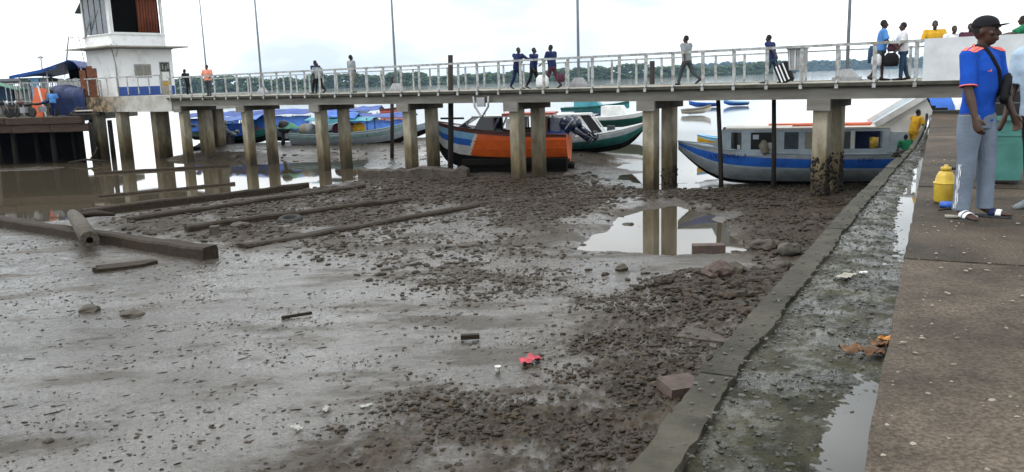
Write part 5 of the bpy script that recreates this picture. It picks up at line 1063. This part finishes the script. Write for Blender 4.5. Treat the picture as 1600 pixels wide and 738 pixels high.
def person(label, loc, face, top='cloth_grey', low='cloth_dgrey', H=1.7, legL=(8, 6), legR=(-10, 12), armL=(-12, 8, 12), armR=(14, 8, 16), lean=4, yaw=0, sleeve=.6, shorts=False, shoes='black', skin='skin_dark', hair='hair_black', voxel=.018, group=None, extras=None, hat=None, toe=(8, -8), bulk=1.24, fine=False, z_lift=0):
    t = thing('person', label, 'person', loc, face, group); k = H/1.72; hip = Vector((0, 0, .9))
    T = Matrix.Translation(hip) @ Matrix.Rotation(R(lean), 4, 'Y') @ Matrix.Translation(-hip)
    S = lambda p: T @ Vector(p)
    b = bulk; feet = []; J = {}
    for sg, (sw, kb), te, nm in ((1, legL, toe[0], 'L'), (-1, legR, toe[1], 'R')):
        hp = Vector((0, sg*.09, .9)); kn = hp+limbdir(R(sw), R(2), sg)*.42; an = kn+limbdir(R(sw-kb), R(1), sg)*.41
        fd = Matrix.Rotation(R(te), 3, 'Z') @ Vector((math.cos(R(max(-40, (kb-sw)*-.6))), 0, math.sin(R(min(0, (sw-kb)*.6)))))
        J[nm] = (hp, kn, an, fd); feet.append(an.z)
    dz = -(min(feet)-.075)
    for sg, (sw, ou, eb), nm in ((1, armL, 'aL'), (-1, armR, 'aR')):
        sh = S((0.0, sg*.185*b, 1.405)); d1 = (T.to_3x3() @ limbdir(R(sw), R(ou), sg)); el = sh+d1*.285; d2 = (T.to_3x3() @ limbdir(R(sw+eb), R(ou*.4), sg)); wr_ = el+d2*.25; J[nm] = (sh, el, wr_, d2)
    mvz = lambda mb: setattr(mb, 'v', [tuple((Vector(p)+Vector((0, 0, dz)))*k) for p in mb.v]) or mb
    body = MB(); n = 12 if fine else 8
    hc = S((.015, 0, 1.615)); HY = Matrix.Rotation(R(yaw), 4, 'Z')
    body.tube([S((0, 0, .88)), S((0, 0, 1.0)), S((.01, 0, 1.2)), S((0, 0, 1.36)), S((-.01, 0, 1.44))], [(.09, .14), (.08, .125), (.095, .15), (.085, .16), (.05, .08)], n+4, flat=(1, 0, 0))
    body.tube([S((-.015, 0, 1.4)), S((.0, 0, 1.5)), S((.01, 0, 1.56))], [.062, .054, .055], n)
    def hd(p): return hc+(HY @ Vector(p))
    body.ball(hd((-.012, 0, .02)), (.098, .077, .11), n+4, n, HY)
    body.ball(hd((.025, 0, -.045)), (.066, .058, .078), n+2, n, HY)
    body.ball(hd((.045, 0, -.09)), (.036, .036, .03), n, n-2, HY)
    if fine:
        body.tube([hd((.083, 0, .022)), hd((.1, 0, -.008)), hd((.113, 0, -.028))], [.009, .011, .014], 8, round_ends=True)
        for sg in (1, -1): body.ball(hd((.103, sg*.013, -.03)), (.011, .01, .008), 8, 6); body.tube([hd((.088, sg*.05, .035)), hd((.097, sg*.02, .032))], [.009, .012], 8, round_ends=True); body.ball(hd((.06, sg*.045, -.02)), (.026, .02, .02), 8, 6)
        body.tube([hd((.086, .024, -.062)), hd((.098, 0, -.058)), hd((.086, -.024, -.062))], [.005, .0095, .005], 8, round_ends=True)
        body.tube([hd((.085, .022, -.075)), hd((.095, 0, -.077)), hd((.085, -.022, -.075))], [.005, .0105, .005], 8, round_ends=True)
    else: body.tube([hd((.08, 0, .02)), hd((.108, 0, -.028))], [.012, .018], 6, round_ends=True)
    for sg in (1, -1): body.ball(hd((-.01, sg*.08, -.008)), (.02, .011, .032), 8, 6, HY @ Matrix.Rotation(R(-sg*20), 4, 'Z'))
    for nm in 'LR':
        hp, kn, an, fd = J[nm]
        body.tube([hp, hp*.6+kn*.4, kn, kn*.6+an*.4, an], [.085, .078, .054, .055, .036], n, round_ends=True)
        body.tube([an+Vector((0, 0, .01))-fd*.03, an-Vector((0, 0, .035))+fd*.05, an-Vector((0, 0, .05))+fd*.13, an-Vector((0, 0, .055))+fd*.19], [(.035, .036), (.034, .04), (.024, .046), (.016, .04)], n, flat=(0, 0, 1), round_ends=True)
    for nm, sg in (('aL', 1), ('aR', -1)):
        sh, el, wr_, d2 = J[nm]
        body.tube([sh, sh*.5+el*.5, el, el*.6+wr_*.4, wr_], [.05, .047*b, .038, .04, .025], n, round_ends=True)
        side = Vector((0, 1, 0)); fr_ = d2.cross(side).normalized()*-1; fr_ = fr_ if fr_.x > 0 else -fr_
        if not fine:
            body.tube([wr_, wr_+d2*.06, wr_+d2*.15+fr_*.02], [(.026, .02), (.042, .022), (.03, .02)], 8, flat=tuple(fr_), round_ends=True)
        else:
            palm = wr_+d2*.075; sd_ = side*sg
            body.tube([wr_-d2*.01, wr_+d2*.03, palm, wr_+d2*.105], [(.024, .026), (.034, .019), (.042, .017), (.04, .015)], 12, flat=tuple(fr_), round_ends=True)
            for q, (off, ln) in enumerate(((.031, .07), (.011, .08), (-.01, .074), (-.03, .058))):
                p0 = wr_+d2*.1+fr_*off; cu_ = -sd_
                p1 = p0+d2*(ln*.42)+cu_*.006*(q+1); p2 = p1+(d2*.8+cu_*.6).normalized()*(ln*.32); p3 = p2+(d2*.35+cu_*.9).normalized()*(ln*.28)
                body.tube([p0, p1, p2, p3], [.0105, .0098, .009, .0075], 8, round_ends=True)
            p0 = wr_+d2*.035+fr_*.03; p1 = p0+d2*.03+fr_*.022-sd_*.008; p2 = p1+d2*.032+fr_*.006-sd_*.012; body.tube([p0, p1, p2], [.014, .0115, .009], 8, round_ends=True)
    fuse(mvz(body), 'body', skin, t, voxel*.8*k, 3 if fine else 2)
    cm = 1.0
    sh_ = MB(); hem = .84 if fine else .86
    sh_.tube([S((0, 0, hem)), S((0, 0, .98)), S((.012, 0, 1.12)), S((.012, 0, 1.28)), S((0, 0, 1.38)), S((-.012, 0, 1.455)), S((-.012, 0, 1.475))], [(.122*b, .178*b), (.118*b, .168*b), (.122*b, .172*b), (.125*b, .188*b), (.105*b, .185*b), (.072, .1), (.062, .075)], 20, flat=(1, 0, 0))
    for nm, sg in (('aL', 1), ('aR', -1)):
        sh, el, wr_, d2 = J[nm]; d1 = (el-sh).normalized()
        pts_ = [sh-d1*.02, sh+d1*.1, sh+d1*.29*min(1, sleeve*1.45)]; rr = [.076*b, .071*b, .068*b]
        if sleeve > .8: pts_ = [sh-d1*.02, sh+d1*.1, el, wr_]; rr = [.07*b, .064*b, .056, .045]
        sh_.tube(pts_, rr, 14, round_ends=False); sh_.ball(sh, .074*b, 12, 8); sh_.tube([S((0, sg*.08, 1.42)), sh], [.065, .068*b], 12)
    fuse(mvz(sh_), 'shirt', top, t, voxel*.8*k, 5, .006 if fine else .008, 7, 3)
    tr = MB(); tr.tube([(0, 0, .78), (0, 0, .88), (0, 0, .99)], [(.115*b, .16*b), (.122*b, .168*b), (.108*b, .155*b)], 18, flat=(1, 0, 0)); tr.ball((0, 0, .84), (.118, .158, .1), 14, 10)
    for nm in 'LR':
        hp, kn, an, fd = J[nm]
        if shorts: tr.tube([hp, hp*.5+kn*.5, hp*.1+kn*.9], [.1, .095, .09], 14)
        elif fine: tr.tube([hp, hp*.6+kn*.4, kn, kn*.5+an*.5, an+Vector((0, 0, .03)), an+Vector((0, 0, -.012))], [.1, .098, .08, .074, .068, .07], 18)
        else: tr.tube([hp, hp*.6+kn*.4, kn, kn*.5+an*.5, an+Vector((0, 0, .02))], [.1, .092, .074, .066, .058], 12)
    fuse(mvz(tr), 'trousers', low, t, voxel*.8*k, 5, .0055 if fine else .008, 4.2, 9)
    if not fine:
        for nm in 'LR':
            hp, kn, an, fd = J[nm]; s_ = MB().tube([an-fd*.05+Vector((0, 0, -.03)), an+fd*.06+Vector((0, 0, -.04)), an+fd*.2+Vector((0, 0, -.05))], [(.04, .042), (.04, .048), (.026, .044)], 10, flat=(0, 0, 1), round_ends=True); mvz(s_).build('shoe', shoes, t)
    if hat is None:
        h_ = MB().ball(hd((-.022, 0, .032)), (.1, .083, .108), 14, 10, HY); mvz(h_)
        zc = ((hd((0, 0, .0)).z+dz)*k); fr_ = [f_ for f_, q in zip(h_.f, h_.sm)]
        cx = ((hd((.045, 0, .03))+Vector((0, 0, dz)))*k); fw = HY @ Vector((1, 0, 0))
        h_.f = [f_ for f_ in h_.f if all(((Vector(h_.v[i])-cx).dot(fw) < .0) or h_.v[i][2] > zc+.085*k for i in f_) and all(h_.v[i][2] > zc-.05*k for i in f_)]; h_.sm = [True]*len(h_.f); h_.build('hair', hair, t)
    J['hd'] = hd; J['S'] = S; J['mv'] = mvz; J['k'] = k; J['dz'] = dz; J['HY'] = HY
    return t, J
DA = BA                                  # facing along the deck to the right
def on_deck(s, o, z=.96): return bpt(s, o, z)
G = 'people on the footbridge'
def bag(label, loc, size, m, rz=0, strap=True, name='bag'):
    t = thing(name, label, name.replace('_', ' '), loc, rz); a, b, c = size
    MB().tube([(0, 0, 0), (0, 0, c*.3), (0, 0, c*.75), (0, 0, c)], [(a*.42, b*.42), (a*.5, b*.5), (a*.46, b*.46), (a*.25, b*.25)], 12, flat=(1, 0, 0)).build('bag_body', m, t)
    if strap: MB().tube([(-a*.22, 0, c*.95), (0, 0, c+.12), (a*.22, 0, c*.95)], .012, 6).build('strap', 'black', t)
    return t
person('person in black leaning on the railing beside the tower', on_deck(-5.9, 1.9), DA+R(200), 'cloth_black', 'cloth_black', 1.62, (4, 4), (-4, 4), (30, 10, 40), (30, 10, 40), 16, group=G)
person('person in orange top and grey trousers standing right of the tower', on_deck(-3.2, 1.5), DA+R(-70), 'cloth_orange', 'cloth_dgrey', 1.74, (3, 2), (-3, 2), (10, 18, 55), (10, 18, 55), 0, group=G)
person('person in navy walking left, behind another in a grey shirt', on_deck(6.15, 1.7), DA+R(180), 'cloth_navy', 'cloth_black', 1.68, (24, 10), (-18, 30), (-24, 10, 15), (24, 12, 20), 5, group=G)
person('person in grey shirt bent forward, walking left in front of the navy one', on_deck(6.85, 1.25), DA+R(170), 'cloth_grey', 'cloth_black', 1.52, (16, 8), (-20, 24), (22, 14, 10), (10, 12, 20), 12, group=G)
person('person in pale grey shirt and light patterned trousers facing the water', on_deck(8.9, 1.6), DA+R(75), 'cloth_grey', 'cloth_khaki', 1.78, (4, 2), (-6, 6), (4, 10, 10), (4, 10, 10), 0, group=G)
person('person in blue overalls reaching an arm out to the next person', on_deck(19.1, 1.5), DA+R(-10), 'cloth_navy', 'cloth_navy', 1.66, (10, 6), (-14, 16), (70, 8, 20), (62, 10, 14), 8, group=G, sleeve=1.0)
person('person in dark jacket walking right with another person touching their shoulder', on_deck(19.85, 1.6), DA+R(5), 'cloth_navy', 'cloth_black', 1.62, (14, 6), (-12, 18), (-10, 8, 12), (12, 8, 12), 4, group=G, sleeve=1.0)
person('person in dark blue shirt walking left with a white bundle', on_deck(20.85, 1.5), DA+R(175), 'cloth_navy', 'cloth_maroon', 1.7, (18, 8), (-14, 20), (20, 10, 40), (14, 12, 40), 5, group=G)
bag('white cloth bundle carried beside the legs of the walker', bpt(20.5, 1.3, 1.0), (.62, .36, .5), 'cloth_white', BA, False, 'bundle'); bag('red and white bag hanging behind the walker in dark blue', bpt(21.35, 1.35, 1.2), (.34, .2, .34), 'cloth_maroon', BA)
person('person in grey shirt and dark trousers striding left alone', on_deck(26.6, 1.7), DA+R(172), 'cloth_grey', 'cloth_dgrey', 1.76, (22, 6), (-22, 26), (-18, 8, 14), (20, 8, 18), 3, group=G)
person('person in navy bending forward pulling striped luggage', on_deck(29.9, 1.3), DA+R(175), 'cloth_navy', 'cloth_denim', 1.6, (20, 14), (-12, 24), (-34, 12, 8), (10, 10, 20), 14, group=G)
lgg = thing('luggage', 'black and white striped suitcase pulled behind the bending person', 'luggage', bpt(30.45, 1.2, 1.0), BA)
Ml = Matrix.Rotation(R(-24), 4, 'Y'); MB().box(-.22, .22, -.15, .15, 0, .62, Ml, bev=.05).build('case', 'cloth_black', lgg)
for x in (-.14, -.03, .1): MB().box(x, x+.045, -.156, -.15, .03, .6, Ml).build('white_stripe', 'stripe_white', lgg)
MB().tube([Ml @ Vector((-.12, 0, .6)), Ml @ Vector((-.14, 0, .95)), Ml @ Vector((.0, 0, .96))], .012, 6).build('handle', 'grey_metal', lgg)
for x in (-.16, .16): MB().ball(Ml @ Vector((x, 0, -.02)), .045, 8, 6).build('wheel', 'black', lgg)
person('person in sky blue shirt carrying bags, left of the white shirted one', on_deck(33.35, 1.0), DA+R(20), 'cloth_sky', 'cloth_dgrey', 1.78, (8, 6), (-12, 14), (28, 12, 40), (24, 12, 30), 4, group=G, shorts=True)
person('person in white shirt and dark jeans next to the parapet', on_deck(33.95, 1.15), DA+R(200), 'cloth_white', 'cloth_denim', 1.68, (6, 4), (-8, 8), (10, 10, 30), (34, 16, 50), 3, group=G)
bag('black shoulder bag carried between the couple beside the parapet', bpt(33.7, .8, 1.38), (.46, .3, .4), 'cloth_black', BA); bag('white bundle hanging from the arm of the sky blue shirt', bpt(33.3, .75, 1.42), (.3, .24, .34), 'cloth_white', BA, False, 'bundle')
bag('brown sling bag on the white shirted person', bpt(33.72, .88, 1.82), (.34, .12, .26), 'cloth_maroon', BA)
bag('dark backpack behind the sky blue shirt', bpt(33.08, 1.05, 1.5), (.24, .3, .52), 'cloth_denim', BA, False, 'backpack')
person('person in yellow shirt leaning on the white parapet', on_deck(34.85, .75), DA+R(-75), 'cloth_yellow', 'cloth_dgrey', 1.66, (2, 2), (-2, 2), (34, 20, 60), (34, 20, 60), 10, group=G, sleeve=.9)
person('person with long dark hair bowed low behind the parapet', on_deck(35.3, .85), DA+R(-60), 'cloth_white', 'cloth_black', 1.5, (2, 2), (-2, 2), (20, 20, 50), (20, 20, 50), 14, group=G)
person('person in maroon checked shirt behind the parapet', on_deck(35.75, .9), DA+R(-80), 'cloth_maroon', 'cloth_black', 1.52, (2, 2), (-2, 2), (20, 20, 50), (20, 20, 50), 4, group=G)
person('person in green shirt stretching an arm left over the parapet', on_deck(37.1, .8), DA+R(190), 'cloth_green', 'cloth_black', 1.64, (2, 2), (-2, 2), (60, 20, 25), (70, 10, 18), 6, group=G)
person('person in light blue shirt with back turned on the old wharf', (-28.3, 52.6, .0), R(95), 'cloth_sky', 'cloth_navy', 1.6, (4, 4), (-6, 8), (16, 14, 20), (16, 14, 20), 6)
person('person in yellow shirt on the passenger boat stern', (13.5, 27.85, -1.55), R(15), 'cloth_yellow', 'cloth_yellow', 1.5, (8, 6), (-6, 10), (50, 20, 20), (20, 20, 30), 14)
person('person in dark green shirt crouching low on the passenger boat side', (13.2, 27.6, -2.05), R(80), 'cloth_green', 'cloth_black', 1.3, (30, 60), (24, 60), (30, 16, 40), (30, 16, 40), 24)

# the man standing in front on the paving
FACE = R(-64)
man, J = person('person in blue football shirt, black cap and grey track trousers on the paving', (4.13, 7.38, .008), FACE, 'shirt_blue', 'pants_grey', 1.72, (7, 6), (1, 4), (13, 7, 14), (11, 9, 12), 1.5, 14, .62, skin='skin_dark', voxel=.0085, hat=True, toe=(24, -20), bulk=.98, fine=True)
hd, mv, S, k = J['hd'], J['mv'], J['S'], J['k']; HY = J['HY']
up_ = lambda p: (Vector(p)+Vector((0, 0, J['dz'])))*k
cap = MB(); rows = []
for i in range(9):
    ph = i/8*math.pi/2; rows.append([tuple(hd((-.012+.112*math.cos(ph)*math.cos(a)*(1 if i else 1.0), .091*math.cos(ph)*math.sin(a), .038+.095*math.sin(ph)**.85))) for a in np.linspace(0, 2*math.pi, 25)])
cap.grid(rows); mv(cap).build('cap', 'cloth_black', man)
bl = MB(); P = []
for i in range(6):
    r_ = i/5; P.append([tuple(hd((-.012+.112*math.cos(a)+r_*.085*math.cos(a)**2, .091*math.sin(a)*(1-.12*r_), .04+.012*r_*1.3-.016*(math.sin(a))**2*r_))) for a in np.linspace(-1.1, 1.1, 13)])
bl.grid(P); bl.grid([[tuple(Vector(p)-Vector((0, 0, .006))) for p in row[::-1]] for row in P]); mv(bl).build('cap_brim', 'cloth_black', man)
em = MB()
for a in (-.16, -.05, .06): em.add([tuple(hd((-.012+.1165*math.cos(.42)*math.cos(a+q)*1.0, .0955*math.cos(.42)*math.sin(a+q), .038+.095*math.sin(.42+dz_)**.85))) for q, dz_ in ((0, 0), (.075, 0), (.11, .26), (.03, .26))], [(0, 1, 2, 3)])
mv(em).build('cap_emblem', 'stripe_white', man)
for sg in (1, -1):
    e = MB().ball(hd((.072, sg*.032, .014)), (.009, .0115, .006), 10, 8, HY); mv(e).build('eye', 'cloth_khaki', man); e = MB().ball(hd((.0815, sg*.0325, .013)), (.005, .0065, .0065), 8, 6, HY); mv(e).build('pupil', 'black', man)
hr = MB().ball(hd((-.022, 0, .012)), (.097, .082, .09), 16, 12, HY); zc = hd((0, 0, -.03)).z; hr.f = [f_ for f_ in hr.f if all(hr.v[i][2] > zc and (Vector(hr.v[i])-hd((.0, 0, 0))).dot(HY.to_3x3() @ Vector((1, 0, 0))) < .0 for i in f_)]; hr.sm = [True]*len(hr.f); mv(hr).build('hair', 'hair_black', man)
# strap and bag, shoulder panels, chest mark, stripes: laid on the cloth by casting points onto it
from mathutils.bvhtree import BVHTree
def bvh(name):
    o = [c for c in man.children if c.name.split('.')[0] == name][0]; return BVHTree.FromPolygons([v.co.copy() for v in o.data.vertices], [tuple(p.vertices) for p in o.data.polygons])
BS, BT = bvh('shirt'), bvh('trousers')
def lay(B_, pts, off=.004):
    out = []
    for p in pts:
        c, n_, i_, d_ = B_.find_nearest(Vector(p)); out.append(c+n_*off)
    return out
def patch(name, m, B_, rows, off=.004, th=.0):
    g_ = [lay(B_, r, off) for r in rows]; return MB().grid(g_).build(name, m, man)
def lerp_rows(a0, a1, b0, b1, n_, m_): return [[tuple(Vector(a0).lerp(Vector(a1), j/m_).lerp(Vector(b0).lerp(Vector(b1), j/m_), i/n_)) for j in range(m_+1)] for i in range(n_+1)]
zz = lambda x, y, z: tuple(up_(S((x, y, z))))
for sg in (-1, 1):
    for q in range(3):
        xo = -.035+q*.042
        patch('shoulder_stripe', 'coral', BS, lerp_rows(zz(xo, sg*.07, 1.5), zz(xo+.015, sg*.225, 1.44), zz(xo+.036, sg*.07, 1.5), zz(xo+.05, sg*.225, 1.44), 3, 10), .0045)
# collar
ck = [zz(.062*math.cos(a)-.012, .078*math.sin(a), 1.478-.03*math.cos(a)) for a in np.linspace(-2.6, 2.6, 20)]
MB().tube(ck, .009, 6).build('collar', 'coral', man)
for nm, sg in (('aL', 1), ('aR', -1)):
    sh, el, wr_, d2 = J[nm]; d1 = (el-sh).normalized(); c = sh+d1*.29*min(1, .62*1.45); q1 = d1.orthogonal().normalized(); q2 = d1.cross(q1)
    MB().tube([up_(c+(q1*math.cos(a)+q2*math.sin(a))*.0685) for a in np.linspace(0, 6.283, 19)], .006, 6).build('sleeve_trim', 'coral', man)
for q in range(3):   # chest mark: three rising bars
    y0 = -.118+q*.019; h_ = .014+.014*q
    patch('chest_mark', 'coral', BS, lerp_rows(zz(.2, y0, 1.272), zz(.2, y0+.008, 1.272+h_), zz(.2, y0+.013, 1.272), zz(.2, y0+.021, 1.272+h_), 2, 4), .005)
sp_ = [zz(-.1, -.06, 1.5), zz(-.02, -.075, 1.52), zz(.08, -.06, 1.47), zz(.16, -.01, 1.36), zz(.17, .06, 1.22), zz(.15, .13, 1.1), zz(.05, .2, 1.04), zz(-.1, .16, 1.1), zz(-.16, .05, 1.28), zz(-.13, -.04, 1.43), zz(-.1, -.06, 1.5)]
dense = []
for i in range(len(sp_)-1): dense += [tuple(Vector(sp_[i]).lerp(Vector(sp_[i+1]), j/6)) for j in range(6)]
L0 = lay(BS, dense, .006); MB().tube(L0, [(.006, .02)]*len(L0), 8, flat=(1, 0, 0), caps=False).build('bag_strap', 'cloth_black', man)
sb_ = thing('shoulder_bag', 'small black sling bag worn across the blue football shirt', 'bag', man.matrix_basis @ Vector(up_(S((.175, .13, 1.12)))), FACE)
bpy.context.view_layer.update(); sb_.location = Matrix.Translation(man.location) @ Matrix.Rotation(FACE, 4, 'Z') @ Vector(up_(S((.155, .13, 1.13))))
sb_.rotation_euler = (R(-22), R(4), FACE+R(30)); MB().tube([(0, 0, -.13), (0, 0, -.1), (0, 0, .02), (0, 0, .1), (0, 0, .125)], [(.03, .05), (.038, .062), (.042, .068), (.034, .058), (.018, .04)], 14, flat=(1, 0, 0)).build('bag_body', 'cloth_black', sb_); MB().box(.04, .045, -.045, .045, -.06, .03).build('pocket', 'cloth_dgrey', sb_)
# three stripes down each outer leg
for nm, sg in (('L', 1), ('R', -1)):
    hp, kn, an, fd = J[nm]
    for q in range(3):
        xo = -.04+q*.03
        a = kn+(an-kn)*.02; b = an+Vector((0, 0, .015))
        patch('leg_stripe', 'stripe_white', BT, lerp_rows(up_(a+Vector((xo, sg*.2, 0))), up_(b+Vector((xo, sg*.2, 0))), up_(a+Vector((xo+.014, sg*.2, 0))), up_(b+Vector((xo+.014, sg*.2, 0))), 3, 40), .007)
    # sandal: sole and crossed straps
    so = MB(); c = an-Vector((0, 0, .068)); perp = Vector((-fd.y, fd.x, 0)); poly = []
    for a_ in np.linspace(0, 2*math.pi, 22, endpoint=False): poly.append(c+fd*(.072+.145*math.cos(a_))+perp*(.047*math.sin(a_)*(1+.18*math.cos(a_))))
    lo_ = [p-Vector((0, 0, .016)) for p in poly]; so.add(poly+lo_, [tuple(range(22)), tuple(range(43, 21, -1))]+[(i, i+22, (i+1) % 22+22, (i+1) % 22) for i in range(22)]); mv(so).build('sandal_sole', 'cloth_dgrey', man)
    for f0, m_ in ((.06, 'cloth_white' if nm == 'R' else 'cloth_navy'), (.115, 'stripe_white')):
        st_ = MB(); st_.tube([c+fd*f0+perp*(.05*math.cos(a_))+Vector((0, 0, .004+.066*math.sin(a_)*(1-f0*2.5)))for a_ in np.linspace(0, math.pi, 9)], [(.005, .024)]*9, 8, flat=(0, 0, 1)); mv(st_).build('sandal_strap', m_, man)
b_ = hd((0, 0, 0))
# second person at the right edge
p2, J2 = person('person in pale blue shirt and black trousers cut off at the right edge', (4.88, 7.62, .008), R(-150), 'shirt_pale', 'cloth_black', 1.7, (4, 4), (-6, 8), (6, 8, 12), (8, 8, 12), 2, 0, .6, voxel=.013, shoes='cloth_grey', toe=(10, -10))

# ------------------------------------------------------------------ river haze
hz = MB().box(-4400, 4400, -60, 7000, -6, 75).build('haze', None); tag(hz, 'thin pale river haze', kind='stuff')
hm = bpy.data.materials.new('haze'); hm.use_nodes = True; t = hm.node_tree; t.nodes.clear(); pv = N(t, 'ShaderNodeVolumePrincipled'); pv.inputs['Density'].default_value = .00008; pv.inputs['Color'].default_value = (.5, .72, 1, 1); pv.inputs['Anisotropy'].default_value = .2
t.links.new(pv.outputs[0], N(t, 'ShaderNodeOutputMaterial').inputs['Volume']); hz.data.materials.append(hm)
